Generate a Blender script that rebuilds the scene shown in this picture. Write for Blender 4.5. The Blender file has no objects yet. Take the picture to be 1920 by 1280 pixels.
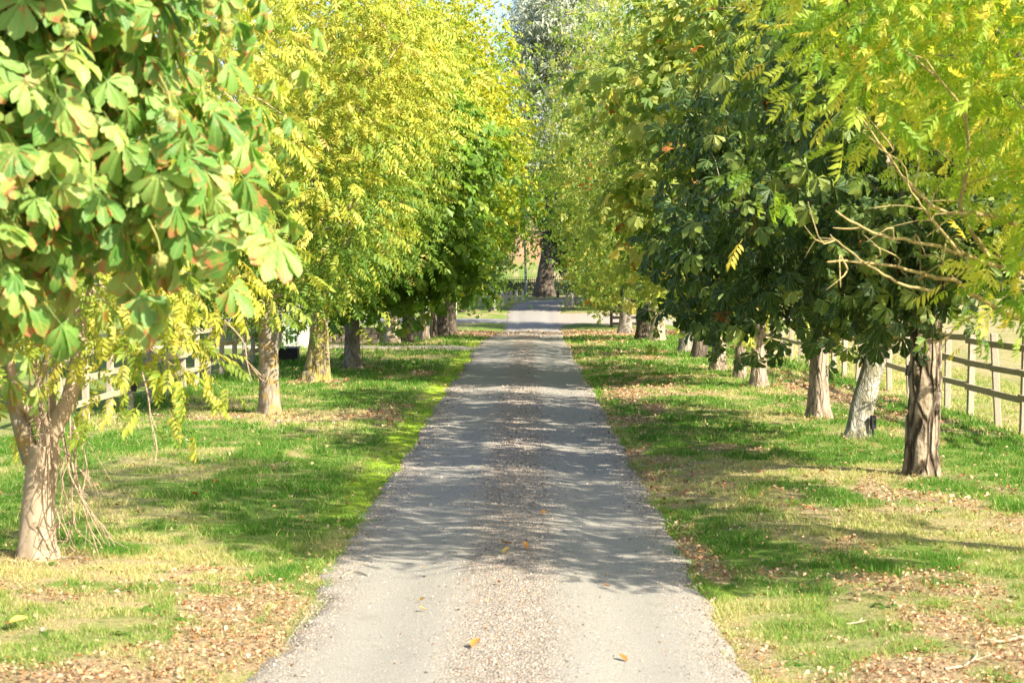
import bpy, math
import numpy as np
from mathutils import Vector, Matrix, Quaternion

R = np.random.default_rng(11)
sc = bpy.context.scene
COL = sc.collection

# ------------------------------------------------------------------ camera, sky, sun, exposure
F = 3500.0; CX, CH = 0.13, 2.2; VX, VY = 990.0, 508.5     # focal length in photo pixels, camera x / height, vanishing point
cam = bpy.data.cameras.new('camera'); camo = bpy.data.objects.new('camera', cam); COL.objects.link(camo)
cam.sensor_width = 36; cam.lens = 36 * F / 1920
camo.location = (CX, 0, CH)
camo.rotation_euler = (math.radians(90) - math.atan((640 - VY) / F), 0, math.atan((VX - 960) / F))
cam.clip_start = 0.2; cam.clip_end = 3000
cam.dof.use_dof = True; cam.dof.focus_distance = 32; cam.dof.aperture_fstop = 5.6
sc.camera = camo

SUN_EL, SUN_AZ = math.radians(36), math.radians(127)       # azimuth clockwise from +y (the drive's direction)
to_sun = Vector((math.sin(SUN_AZ) * math.cos(SUN_EL), math.cos(SUN_AZ) * math.cos(SUN_EL), math.sin(SUN_EL)))
w = bpy.data.worlds.new('World'); sc.world = w; w.use_nodes = True
nt = w.node_tree; nt.nodes.clear()
sky = nt.nodes.new('ShaderNodeTexSky'); sky.sky_type = 'NISHITA'; sky.sun_disc = False
sky.sun_elevation = SUN_EL; sky.sun_rotation = SUN_AZ; sky.dust_density = 2.0; sky.air_density = 1.0
bg = nt.nodes.new('ShaderNodeBackground'); bg.inputs[1].default_value = 0.10
wo = nt.nodes.new('ShaderNodeOutputWorld')
nt.links.new(sky.outputs[0], bg.inputs[0]); nt.links.new(bg.outputs[0], wo.inputs[0])
sl = bpy.data.lights.new('sun', 'SUN'); sl.energy = 5.0; sl.angle = math.radians(0.53); sl.color = (1.0, 0.91, 0.74)
so = bpy.data.objects.new('sun', sl); COL.objects.link(so); so.location = (30, -15, 40)
so.rotation_euler = to_sun.to_track_quat('Z', 'Y').to_euler()
vs = sc.view_settings
vs.view_transform = 'Standard'; vs.look = 'None'; vs.gamma = 1; vs.use_curve_mapping = False; vs.exposure = 1.55
sc.cycles.max_bounces = 8; sc.cycles.diffuse_bounces = 4; sc.cycles.transmission_bounces = 6; sc.cycles.glossy_bounces = 2
sc.cycles.sample_clamp_indirect = 6

# ------------------------------------------------------------------ small helpers
def at(px, py, d):                                          # photo pixel at distance d -> world point
    return np.array((CX + (px - VX) / F * d, d, CH - (py - VY) / F * d))

_tab = R.random((256, 256))
def vnoise(x, y):
    x = np.asarray(x, float); y = np.asarray(y, float)
    xi = np.floor(x).astype(int); yi = np.floor(y).astype(int)
    fx = x - xi; fy = y - yi; fx = fx * fx * (3 - 2 * fx); fy = fy * fy * (3 - 2 * fy)
    a = _tab[xi & 255, yi & 255]; b = _tab[(xi + 1) & 255, yi & 255]
    c = _tab[xi & 255, (yi + 1) & 255]; e = _tab[(xi + 1) & 255, (yi + 1) & 255]
    return (a * (1 - fx) + b * fx) * (1 - fy) + (c * (1 - fx) + e * fx) * fy
def fbm(x, y, o=4):
    s = 0; a = 0.5; t = 0
    for k in range(o):
        s = s + a * vnoise(x * 2 ** k + 17.3 * k, y * 2 ** k + 9.1 * k); t += a; a *= 0.5
    return s / t
def sstep(a, b, x): t = np.clip((x - a) / (b - a), 0, 1); return t * t * (3 - 2 * t)
def nrm(v): return v / np.maximum(np.linalg.norm(v, axis=-1, keepdims=True), 1e-9)

def make_mesh(name, V, faces, mat=None, luv=None, smooth=True, attrs=None):
    """faces: list of int arrays (n,k)"""
    me = bpy.data.meshes.new(name)
    V = np.asarray(V, np.float32)
    if not isinstance(faces, (list, tuple)): faces = [faces]
    faces = [np.asarray(f, np.int32) for f in faces if len(f)]
    me.vertices.add(len(V)); me.vertices.foreach_set('co', V.ravel())
    nl = sum(f.size for f in faces); npoly = sum(len(f) for f in faces)
    me.loops.add(nl); me.loops.foreach_set('vertex_index', np.concatenate([f.ravel() for f in faces]))
    me.polygons.add(npoly)
    tot = np.concatenate([np.full(len(f), f.shape[1], np.int32) for f in faces])
    st = np.concatenate(([0], np.cumsum(tot)[:-1])).astype(np.int32)
    me.polygons.foreach_set('loop_start', st); me.polygons.foreach_set('loop_total', tot)
    me.polygons.foreach_set('use_smooth', np.full(npoly, smooth))
    me.update(calc_edges=True)
    if luv is not None:
        a = me.attributes.new('luv', 'FLOAT_VECTOR', 'POINT'); a.data.foreach_set('vector', np.asarray(luv, np.float32).ravel())
    for k, v in (attrs or {}).items():
        a = me.attributes.new(k, 'FLOAT', 'POINT'); a.data.foreach_set('value', np.asarray(v, np.float32))
    if mat: me.materials.append(mat)
    return me
def link(name, me, parent=None, loc=(0, 0, 0)):
    o = bpy.data.objects.new(name, me); COL.objects.link(o); o.location = loc
    if parent is not None: o.parent = parent
    return o
def tag(o, label=None, cat=None, group=None, kind=None):
    for k, v in (('label', label), ('category', cat), ('group', group), ('kind', kind)):
        if v: o[k] = v
    return o
def thing(name, label, cat, loc, group=None, rz=0.0):
    o = bpy.data.objects.new(name, None); COL.objects.link(o); o.location = tuple(float(v) for v in loc); o.rotation_euler = (0, 0, rz)
    o.empty_display_size = 0.2
    return tag(o, label, cat, group)
def part(name, root, V, faces, mat, **kw):                  # world-space verts -> child of root (unrotated roots)
    V = np.asarray(V, float) - np.array(root.location)[None]
    return link(name, make_mesh(name, V, faces, mat, **kw), root)

class MB:                                                    # joins boxes/tubes into one mesh
    def __init__(s): s.V = []; s.F = {}; s.n = 0; s.T = []
    def add(s, V, faces, tint=0.5):
        V = np.asarray(V, float)
        for f in (faces if isinstance(faces, list) else [faces]):
            f = np.asarray(f); s.F.setdefault(f.shape[1], []).append(f + s.n)
        s.V.append(V); s.n += len(V); s.T.append(np.full(len(V), tint))
    def box(s, c, size, rz=0.0, bev=0.0, tilt=0.0):
        V, f = box_geo(size, bev)
        if tilt: ca, sa = math.cos(tilt), math.sin(tilt); V = V @ np.array(((ca, 0, -sa), (0, 1, 0), (sa, 0, ca)))
        ca, sa = math.cos(rz), math.sin(rz)
        V = V @ np.array(((ca, sa, 0), (-sa, ca, 0), (0, 0, 1))) + np.asarray(c, float)
        s.add(V, f)
    def arrays(s): return np.concatenate(s.V), [np.concatenate(v) for v in s.F.values()]
def box_geo(size, bev=0.0):
    hx, hy, hz = (v / 2 for v in size)
    if bev <= 0:
        V = np.array([(x, y, z) for z in (-hz, hz) for x, y in ((-hx, -hy), (hx, -hy), (hx, hy), (-hx, hy))])
        return V, [np.array(((0, 3, 2, 1), (4, 5, 6, 7), (0, 1, 5, 4), (1, 2, 6, 5), (2, 3, 7, 6), (3, 0, 4, 7)))]
    b = bev                                                  # octagonal section, chamfered top
    ring = lambda k, z: [(hx - b - k, -hy + k, z), (hx - k, -hy + b + k, z), (hx - k, hy - b - k, z), (hx - b - k, hy - k, z),
                         (-hx + b + k, hy - k, z), (-hx + k, hy - b - k, z), (-hx + k, -hy + b + k, z), (-hx + b + k, -hy + k, z)]
    V = np.array(ring(0, -hz) + ring(0, hz - b) + ring(b * .8, hz))
    q = [(i + 8 * r, (i + 1) % 8 + 8 * r, (i + 1) % 8 + 8 * r + 8, i + 8 * r + 8) for r in (0, 1) for i in range(8)]
    return V, [np.array(q), np.array([tuple(range(16, 24)), tuple(range(7, -1, -1))])]

class Relief:                                                # periodic ridged bark relief; crack() is also handed to the material
    def __init__(s, amp, P=7, k=2.2, twist=.0, lo=.72, wav=.35):
        s.a, s.P, s.k, s.t, s.lo, s.w = amp, P, k, twist, lo, wav; s.o = int(R.integers(0, 120))
    def pn(s, th, ss, P, k, o):
        x = (th / (2 * np.pi) % 1) * P; y = ss * k; xi = np.floor(x).astype(int); yi = np.floor(y).astype(int); fx, fy = x - xi, y - yi
        fx = fx * fx * (3 - 2 * fx); fy = fy * fy * (3 - 2 * fy); g = lambda i, j: _tab[(i % P) + o, (j + o) & 255]
        return (g(xi, yi) * (1 - fx) + g(xi + 1, yi) * fx) * (1 - fy) + (g(xi, yi + 1) * (1 - fx) + g(xi + 1, yi + 1) * fx) * fy
    def parts(s, th, ss):
        th, ss = np.broadcast_arrays(th + s.t * ss + .35 * np.sin(ss * 3.1 + s.o), ss)
        n = .62 * s.pn(th, ss, s.P, s.k, s.o) + .38 * s.pn(th, ss, s.P * 2, s.k * 2.3, s.o + 40)
        m = .6 * s.pn(th, ss, s.P * 3, s.k * 5, s.o + 9) + .4 * s.pn(th, ss, s.P * 6, s.k * 11, s.o + 23)
        r = 1 - np.abs(2 * (n * .85 + m * .15) - 1) * 1.6
        return n, m, sstep(s.lo, 1.0, r)
    def crack(s, th, ss): return s.parts(th, ss)[2]
    def __call__(s, th, ss):
        n, m, c = s.parts(th, ss); return s.a * (s.w * (n - .5) * 2 + .45 * (m - .5) - c)
def tube(P, rad, n=8, ridge=None, cap=True):
    """swept tube along points P with radii; ridge(theta, s) -> radius factor"""
    P = np.asarray(P, float); m = len(P); rad = np.broadcast_to(np.asarray(rad, float), (m,))
    T = np.gradient(P, axis=0); T = nrm(T)
    up = np.array((0.0, 1.0, 0.0)) if abs(T[0][1]) < .9 else np.array((1.0, 0, 0))
    N = nrm(up - T * (T @ up)[:, None]); B = np.cross(T, N)
    th = np.linspace(0, 2 * np.pi, n, endpoint=False)
    s = np.concatenate(([0], np.cumsum(np.linalg.norm(np.diff(P, axis=0), axis=1))))
    rr = rad[:, None] * (np.ones((m, n)) if ridge is None else ridge(th[None], s[:, None]))
    V = P[:, None] + rr[..., None] * (np.cos(th)[None, :, None] * N[:, None] + np.sin(th)[None, :, None] * B[:, None])
    V = V.reshape(-1, 3)
    i = np.arange(m - 1)[:, None] * n; j = np.arange(n)[None]; j2 = (j + 1) % n
    Q = np.stack((i + j, i + j2, i + j2 + n, i + j + n), -1).reshape(-1, 4)
    fs = [Q]
    if cap:
        V = np.vstack((V, P[-1:])); k = np.arange(n)
        fs.append(np.stack(((m - 1) * n + k, (m - 1) * n + (k + 1) % n, np.full(n, m * n)), 1))
    return V, fs
def curve(pts, n):                                           # Catmull-Rom through the points
    p = np.asarray(pts, float); p = np.vstack((2 * p[0] - p[1], p, 2 * p[-1] - p[-2])); k = len(p) - 3
    t = np.linspace(0, k - 1e-6, n); i = t.astype(int); f = (t - i)[:, None]
    a, b, c, e = p[i], p[i + 1], p[i + 2], p[i + 3]
    return .5 * ((2 * b) + (c - a) * f + (2 * a - 5 * b + 4 * c - e) * f ** 2 + (3 * b - a - 3 * c + e) * f ** 3)

# ------------------------------------------------------------------ materials
class NT:
    def __init__(s, name):
        s.m = bpy.data.materials.new(name); s.m.use_nodes = True; s.t = s.m.node_tree; s.t.nodes.clear()
        s.out = s.n('ShaderNodeOutputMaterial')
    def n(s, typ, **kw):
        o = s.t.nodes.new(typ)
        for k, v in kw.items(): setattr(o, k, v)
        return o
    def l(s, a, b): s.t.links.new(a, b)
    def val(s, sock, v):
        if isinstance(v, (int, float)): sock.default_value = v
        elif isinstance(v, tuple): sock.default_value = v if len(v) == 4 or sock.type != 'RGBA' else v + (1,)
        else: s.l(v, sock)
    def math(s, op, a, b=0.0, c=0.0, clamp=False):
        o = s.n('ShaderNodeMath', operation=op, use_clamp=clamp)
        s.val(o.inputs[0], a); s.val(o.inputs[1], b); s.val(o.inputs[2], c); return o.outputs[0]
    def mix(s, f, a, b, mode='MIX'):
        o = s.n('ShaderNodeMix', data_type='RGBA', blend_type=mode)
        s.val(o.inputs[0], f); s.val(o.inputs[6], a); s.val(o.inputs[7], b); return o.outputs[2]
    def noise(s, vec, scale, detail=4, rough=.6, dim='3D'):
        o = s.n('ShaderNodeTexNoise', noise_dimensions=dim); o.inputs['Scale'].default_value = scale
        o.inputs['Detail'].default_value = detail; o.inputs['Roughness'].default_value = rough
        s.l(vec, o.inputs['Vector']); return o.outputs['Fac']
    def ramp(s, f, stops):
        o = s.n('ShaderNodeValToRGB'); cr = o.color_ramp
        while len(cr.elements) < len(stops): cr.elements.new(.5)
        for e, (p, c) in zip(cr.elements, stops): e.position = p; e.color = tuple(c) + (1,) if len(c) == 3 else c
        s.l(f, o.inputs[0]); return o.outputs[0]
    def lin(s, f, a, b):                                     # 0..1 remap of f between a and b
        o = s.n('ShaderNodeMapRange'); o.interpolation_type = 'SMOOTHSTEP'
        s.l(f, o.inputs[0]); o.inputs[1].default_value = a; o.inputs[2].default_value = b; return o.outputs[0]
    def attr(s, name): return s.n('ShaderNodeAttribute', attribute_name=name)
    def coord(s, which='Object'): return s.n('ShaderNodeTexCoord').outputs[which]
    def pos(s): return s.n('ShaderNodeNewGeometry').outputs['Position']
    def scaled(s, vec, sc3):
        o = s.n('ShaderNodeMapping'); o.inputs['Scale'].default_value = sc3; s.l(vec, o.inputs[0]); return o.outputs[0]
    def bump(s, h, strength=.5, dist=.01):
        o = s.n('ShaderNodeBump'); o.inputs['Strength'].default_value = strength; o.inputs['Distance'].default_value = dist
        s.l(h, o.inputs['Height']); return o.outputs[0]
    def bsdf(s, color, rough=.8, spec=.3, normal=None, metal=0.0):
        o = s.n('ShaderNodeBsdfPrincipled'); s.val(o.inputs['Base Color'], color); s.val(o.inputs['Roughness'], rough)
        o.inputs['Specular IOR Level'].default_value = spec; o.inputs['Metallic'].default_value = metal
        if normal is not None: s.l(normal, o.inputs['Normal'])
        return o.outputs[0]
    def done(s, sh): s.l(sh, s.out.inputs[0]); return s.m

def leaf_mat(name, stops, trans=.4, spec=.35, rough=.45, brown=None, veins=False, tgain=(1.25, 1.2, .55)):
    t = NT(name); a = t.attr('luv'); sep = t.n('ShaderNodeSeparateXYZ'); t.l(a.outputs['Vector'], sep.inputs[0])
    u, v, ti = sep.outputs
    col = t.ramp(ti, stops)
    av = t.math('ABSOLUTE', v)
    nrmal = None
    if veins:
        k = t.math('SUBTRACT', t.math('MULTIPLY', u, 62.0), t.math('MULTIPLY', av, 16.0))
        rib = t.lin(t.math('SINE', k), .55, 1.0)
        mid = t.math('SUBTRACT', 1.0, t.lin(av, .03, .10))
        col = t.mix(t.math('MULTIPLY', rib, .16), col, t.mix(.5, col, (.3, .42, .12)))
        col = t.mix(t.math('MULTIPLY', mid, .6), col, (.35, .42, .14))
        nrmal = t.bump(t.math('ADD', t.math('SINE', k), t.math('MULTIPLY', mid, -2.0)), .25, .003)
    if brown:
        amt, bc = brown
        ns = t.noise(t.pos(), 11.0, 4)
        edge = t.math('MAXIMUM', t.lin(av, .55, 1.05), t.lin(u, .75, 1.02))
        f = t.lin(t.math('ADD', ns, t.math('MULTIPLY', edge, .13)), .70 - amt * .25, .80 - amt * .25)
        halo = t.lin(t.math('ADD', ns, t.math('MULTIPLY', edge, .13)), .60 - amt * .25, .76 - amt * .25)
        col = t.mix(t.math('MULTIPLY', halo, .45), col, (.36, .33, .06))
        col = t.mix(f, col, t.mix(t.noise(t.pos(), 60.0, 2), bc, tuple(min(1, c * 2.2) for c in bc)))
    pb = t.bsdf(col, rough, spec, nrmal)
    tr = t.n('ShaderNodeBsdfTranslucent'); t.l(t.mix(1.0, col, tgain, 'MULTIPLY'), tr.inputs[0])
    ms = t.n('ShaderNodeMixShader'); ms.inputs[0].default_value = trans; t.l(pb, ms.inputs[1]); t.l(tr.outputs[0], ms.inputs[2])
    return t.done(ms.outputs[0])

def bark_mat(name, base, dark, light, sc=9.0, stretch=.18, lichen=None, lich_amt=.0, depth=.02, fiss=.5):
    t = NT(name); p = t.coord()
    sv = t.scaled(p, (1, 1, stretch)); n1 = t.noise(sv, sc, 6, .65); n2 = t.noise(p, sc * 3.2, 4, .6); n3 = t.noise(p, 2.2, 3)
    vo = t.n('ShaderNodeTexVoronoi', feature='DISTANCE_TO_EDGE'); vo.inputs['Scale'].default_value = sc * 1.1
    wv = t.n('ShaderNodeVectorMath', operation='ADD'); t.l(sv, wv.inputs[0])
    nz = t.n('ShaderNodeTexNoise'); nz.inputs['Scale'].default_value = sc * .6; t.l(sv, nz.inputs['Vector'])
    sc2 = t.n('ShaderNodeVectorMath', operation='SCALE'); t.l(nz.outputs['Color'], sc2.inputs[0]); sc2.inputs['Scale'].default_value = .18
    t.l(sc2.outputs[0], wv.inputs[1]); t.l(wv.outputs[0], vo.inputs['Vector'])
    crack = t.math('SUBTRACT', 1.0, t.lin(vo.outputs['Distance'], 0.0, .16))
    col = t.mix(n1, tuple(c * .8 for c in base), light)
    col = t.mix(t.lin(n3, .35, .65), col, base)
    col = t.mix(t.math('MULTIPLY', crack, fiss), col, dark)
    col = t.mix(t.lin(n2, .60, .78), col, dark)
    col = t.mix(t.math('MULTIPLY', t.attr('crack').outputs['Fac'], .6), col, dark)
    if lichen:
        ln = t.noise(p, 6.5, 6, .75); lf = t.lin(ln, .62 - lich_amt * .3, .74 - lich_amt * .3)
        col = t.mix(t.math('MULTIPLY', lf, .85), col, t.mix(n2, lichen, tuple(c * .6 for c in lichen)))
    h = t.math('ADD', t.math('MULTIPLY', n1, .7), t.math('ADD', t.math('MULTIPLY', n2, .3), t.math('MULTIPLY', crack, -fiss)))
    return t.done(t.bsdf(col, .9, .15, t.bump(h, .9, depth)))

def plain(name, c1, c2, sc=20.0, rough=.8, stretch=(1, 1, 1), spec=.3, bump=.2, metal=0.0):
    t = NT(name); p = t.scaled(t.coord(), stretch); n = t.noise(p, sc, 5, .65)
    return t.done(t.bsdf(t.mix(t.lin(n, .3, .7), c1, c2), rough, spec, t.bump(n, bump, .006), metal))

M = {}
M['chestnut_near'] = leaf_mat('chestnut_leaf', [(0, (.06, .17, .03)), (.35, (.15, .32, .06)), (.75, (.30, .45, .12)), (1, (.46, .50, .16))], .45, .4, .42, (.34, (.30, .13, .06)), True)
M['chestnut_dark'] = leaf_mat('dark_chestnut_leaf', [(0, (.025, .065, .02)), (.4, (.06, .125, .03)), (.75, (.17, .25, .045)), (.94, (.32, .35, .08)), (.97, (.30, .14, .03)), (1, (.28, .10, .03))], .40, .32, .42, (.05, (.2, .08, .03)), True)
M['chestnut_green'] = leaf_mat('green_chestnut_leaf', [(0, (.085, .18, .022)), (.6, (.19, .33, .04)), (.92, (.36, .43, .06)), (1, (.5, .42, .05))], .48, .35, .45)
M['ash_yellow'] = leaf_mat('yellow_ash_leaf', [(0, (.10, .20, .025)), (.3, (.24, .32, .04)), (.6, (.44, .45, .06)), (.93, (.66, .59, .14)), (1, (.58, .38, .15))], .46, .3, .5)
M['ash_lime'] = leaf_mat('lime_green_ash_leaf', [(0, (.13, .28, .03)), (.5, (.36, .47, .06)), (.85, (.62, .60, .12)), (.96, (.64, .53, .09)), (1, (.50, .26, .08))], .58, .3, .5, tgain=(1.45, 1.4, .6))
M['mixed_left'] = leaf_mat('yellowing_leaf', [(0, (.14, .23, .02)), (.4, (.31, .36, .03)), (.8, (.50, .47, .045)), (.95, (.6, .5, .07)), (1, (.38, .16, .06))], .45, .3, .5)
M['mixed_right'] = leaf_mat('green_turning_leaf', [(0, (.11, .20, .04)), (.5, (.26, .35, .08)), (.84, (.50, .50, .14)), (.94, (.52, .46, .12)), (.97, (.46, .20, .06)), (1, (.40, .12, .05))], .52, .35, .45, tgain=(1.45, 1.4, .6))
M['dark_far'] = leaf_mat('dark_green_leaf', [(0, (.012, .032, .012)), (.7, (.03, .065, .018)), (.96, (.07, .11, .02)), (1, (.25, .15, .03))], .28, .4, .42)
M['silver'] = leaf_mat('silver_leaf', [(0, (.24, .29, .20)), (.6, (.40, .44, .34)), (1, (.54, .56, .47))], .4, .4, .5, tgain=(1.1, 1.1, .85))
M['wood_far'] = leaf_mat('far_tree_leaf', [(0, (.05, .09, .02)), (.6, (.12, .16, .035)), (1, (.30, .22, .06))], .35, .3, .5)
M['grass'] = leaf_mat('grass_blade', [(0, (.04, .14, .012)), (.3, (.09, .23, .025)), (.55, (.25, .34, .07)), (.78, (.46, .43, .18)), (1, (.62, .52, .29))], .42, .2, .5, tgain=(1.2, 1.2, .7))
M['litter'] = leaf_mat('dead_leaf', [(0, (.15, .07, .035)), (.28, (.36, .165, .07)), (.5, (.50, .31, .17)), (.8, (.52, .38, .24)), (1, (.66, .54, .38))], .12, .25, .6, tgain=(1.1, .9, .6))
M['orange_leaf'] = leaf_mat('orange_fallen_leaf', [(0, (.30, .12, .03)), (.5, (.46, .22, .05)), (1, (.60, .42, .10))], .15, .25, .55, tgain=(1.1, .9, .6))

M['bark_pale'] = bark_mat('pale_smooth_bark', (.40, .31, .215), (.17, .12, .075), (.50, .41, .30), 7, .35, (.42, .36, .22), .2, .008, .25)
M['bark_lichen'] = bark_mat('orange_lichen_bark', (.27, .235, .19), (.11, .09, .07), (.36, .32, .26), 9, .3, (.38, .26, .08), .5, .012, .35)
M['bark_moss'] = bark_mat('mossy_cracked_bark', (.25, .21, .16), (.06, .045, .03), (.36, .31, .23), 8, .22, (.36, .30, .08), .62, .025, .6)
M['bark_grey'] = bark_mat('grey_bark', (.26, .23, .19), (.08, .065, .05), (.36, .33, .28), 11, .3, (.33, .33, .27), .25, .015, .5)
M['bark_fissured'] = bark_mat('fissured_brown_bark', (.34, .265, .19), (.045, .032, .022), (.46, .37, .27), 7, .22, (.28, .27, .22), .2, .06, .9)
M['bark_birch'] = bark_mat('white_patchy_bark', (.44, .415, .36), (.09, .08, .065), (.54, .515, .46), 17, .32, (.27, .25, .16), .6, .02, .5)
M['bark_dark'] = bark_mat('dark_bark', (.12, .095, .075), (.035, .028, .022), (.19, .155, .12), 9, .25, (.16, .15, .10), .2, .03, .6)
M['bark_rosy'] = bark_mat('pale_brown_bark', (.33, .265, .20), (.10, .07, .05), (.46, .38, .29), 9, .25, (.34, .31, .2), .2, .025, .5)
M['twig'] = plain('dry_twig_bark', (.26, .18, .12), (.42, .32, .23), 30, .85)
M['lichen_twig'] = plain('lichened_branch_bark', (.22, .17, .08), (.42, .34, .14), 16, .85)
M['fence'] = plain('weathered_rail_wood', (.25, .215, .15), (.44, .385, .28), 14, .85, (9, 1, 9), .2, .4)
M['post'] = plain('weathered_post_wood', (.26, .22, .165), (.42, .365, .285), 14, .85, (8, 8, 1), .2, .4)
M['bollard'] = plain('silvered_bollard_wood', (.33, .28, .25), (.52, .46, .42), 14, .85, (8, 8, 1), .2, .4)
M['iron'] = plain('black_painted_iron', (.012, .016, .014), (.03, .036, .03), 30, .45)
M['pole'] = plain('grey_galvanised_metal', (.15, .16, .18), (.21, .225, .24), 8, .6)
M['black'] = plain('black_plastic', (.010, .010, .011), (.022, .022, .024), 30, .5)
M['lid'] = plain('grey_lid_plastic', (.20, .21, .19), (.28, .29, .27), 12, .5)
M['white'] = plain('chalky_white_render', (.46, .40, .34), (.60, .54, .47), 9, .85)
M['stone'] = plain('pinkish_stone', (.50, .41, .35), (.66, .57, .50), 9, .85)
M['wall'] = plain('mossy_stone', (.14, .12, .07), (.30, .25, .16), 9, .9, bump=.6)
M['gate'] = plain('pale_green_gate_metal', (.26, .32, .28), (.38, .44, .40), 10, .5)
M['gatewood'] = plain('dark_gate_wood', (.045, .04, .034), (.11, .09, .07), 12, .85, (1, 9, 9))
M['blue'] = plain('blue_plastic', (.012, .022, .09), (.02, .035, .13), 10, .4)
M['husk'] = plain('green_chestnut_husk', (.16, .20, .04), (.34, .30, .09), 22, .6)

# ------------------------------------------------------------------ terrain
_yt = np.array((-80, 58, 66, 76, 86, 95, 103, 110, 118, 128, 150, 250, 400, 900.)); _zt = np.array((0, 0, -.07, -.23, -.11, 0, .2, .42, .58, .56, 1.7, 7.1, 14, 22))
_yy = np.linspace(-90, 900, 9901); _zz = np.interp(_yy, _yt, _zt); _k = np.exp(-np.linspace(-2.5, 2.5, 61) ** 2); _k /= _k.sum()
_zz = np.convolve(np.pad(_zz, 30, 'edge'), _k, 'valid')
def base_h(y): return np.interp(y, _yy, _zz)
def road_c(y): return np.interp(y, (0, 60, 75, 95, 102, 107, 110), (0, 0, .33, .4, .55, .95, 1.6))
def road_hw(y): return np.interp(y, (0, 58, 74, 95, 108), (1.30, 1.30, 1.10, 1.30, 1.4))
def edge_n(y, s): return (vnoise(y * .9 + 31 * s, 3.7 * s + y * 0) - .5) * .26 + (vnoise(y * 4.1 + 11 * s, 8.3 + y * 0) - .5) * .16
def ground_h(x, y):
    x = np.asarray(x, float); y = np.asarray(y, float)
    near = 1 - sstep(70, 130, y)
    off = np.abs(x - road_c(y)) - road_hw(y)
    h = base_h(y) + near * (sstep(0, 1.2, off) * .05 + (fbm(x * .55, y * .55, 3) - .5) * .10 * sstep(0, .8, off))
    h = h + near * ((fbm(x * 4, y * 4, 2) - .5) * .02) * sstep(.05, .3, off)
    return h + sstep(40, 300, np.abs(x)) * 2.0
def road_h(x, y):
    u = (x - road_c(y)) / road_hw(y)
    return base_h(y) + .035 * (1 - u * u) - .022 * (np.exp(-((np.abs(u) - .58) / .2) ** 2)) + (fbm(x * 3, y * 1.2, 2) - .5) * .012

TREE_FEET = [(-3.56, 13.95), (-3.79, 28.3), (-4.04, 36.7), (-3.79, 41.8), (4.3, 19.6), (4.4, 23.9), (4.38, 27.3), (4.5, 34.7), (4.4, 37.7), (4.3, 41), (4.5, 47)]
def blob(x, y, cx, cy, rx, ry): return np.exp(-(((x - cx) / rx) ** 2 + ((y - cy) / ry) ** 2))
def masks(x, y):
    """dry straw (with painted sunlit paling up close), leaf litter, moss, bare sand, 0..1"""
    x = np.asarray(x, float); y = np.asarray(y, float)
    off = np.abs(x - road_c(y)) - road_hw(y)
    n1 = fbm(x * .8, y * .45, 4); n2 = fbm(x * 2.3 + 40, y * 1.4, 4); n3 = fbm(x * 1.1 + 90, y * .8 + 7, 4)
    dry = sstep(.48, .66, n1 * .6 + n2 * .4) * .85
    dry = np.maximum(dry, sstep(.3, .6, blob(x, y, -3.1, 13.4, 1.5, .9) + (n2 - .5) * .7))
    dry = np.maximum(dry, sstep(.35, .6, blob(x, y, -3.1, 27.6, 1.6, 1.6) + (n2 - .5) * .7))
    dry = np.maximum(dry, .8 * sstep(.35, .6, blob(x, y, 3.6, 15.5, 1.8, 1.6) + (n2 - .5) * .9))
    dry = np.maximum(dry, sstep(13.2, 12.0, y) * (.38 + .5 * sstep(.35, .6, n2)))  # straw tone also paints the sunlit near verge brighter, up to the shade line
    dry = np.where(np.abs(x) > 6.6, np.clip(dry * .5 + (x > 0) * (.7 + .6 * (n1 - .5)), 0, 1), dry)
    lit = np.zeros_like(dry)
    for cx, cy, rx, ry, a in ((1.9, 33, .55, 5, 1), (1.75, 27, .4, 2.0, 1), (-2.0, 29.0, .55, 2.2, .85), (-2.6, 27.2, 1.2, .7, .9), (-3.9, 36.4, .9, .9, .9),
                              (-1.75, 11.2, .5, 2.4, .9), (-2.6, 9.8, 1.3, .6, .95), (-2.6, 12.6, 1.2, .5, .6), (3.6, 18.2, 1.6, 1.2, .7), (-4.2, 27.4, 1.2, .8, .7), (3.0, 10.8, 1.3, 1.5, .95), (2.3, 9.8, 1.1, 1.0, .95), (-2.2, 13.3, .7, .35, .6),
                              (5.4, 34, .7, 8, 1), (5.9, 26.5, .5, 3, .9), (3.3, 16.5, 1.5, .8, .6), (-2.4, 40, 1.2, 2, .6), (2.6, 22.5, .9, .8, .7), (1.6, 18.5, .35, 3, .55)):
        lit = np.maximum(lit, a * blob(x, y, cx, cy, rx, ry))
    lit = np.maximum(lit, .95 * sstep(62, 66, y) * (1 - sstep(72, 76, y)) * (np.abs(x) < 7))
    lit = np.maximum(lit, 1.0 * np.exp(-((off - .12) / .20) ** 2) * (sstep(17, 12.5, y) + .55 * sstep(45, 30, y) * (x > 0)) * sstep(.30, .6, fbm(x * 1.5 + 20, y * .6, 3)))
    lit = np.maximum(lit, .62 * sstep(.50, .70, fbm(x * .7 + 11, y * .3 + 5, 3)) * (x > 0) * (x < 6.5))
    lit = sstep(.28, .88, lit + (n2 - .5) * 1.3 + (fbm(x * 6, y * 4, 2) - .5) * .6)
    for fx, fy in TREE_FEET: lit = np.maximum(lit, .45 * sstep(.35, .7, blob(x, y, fx, fy - .1, .65, .6) + (n2 - .5) * .5))
    moss = np.where(x < road_c(y), sstep(.55, .3, off + (n2 - .5) * .3) * sstep(14, 19, y) * (1 - sstep(56, 62, y)), .55 * sstep(.3, .1, off + (n2 - .5) * .3) * sstep(11, 13, y) * (1 - sstep(50, 60, y)))
    sand = sstep(.9, .4, np.abs(y - 53) - .5 + (n2 - .5) * .6) * (x < 0) * sstep(-.2, .3, off)
    lit = lit * (1 - sand); moss = moss * (1 - lit * .7)
    return dry, lit, moss, np.clip(sand, 0, 1)

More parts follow.
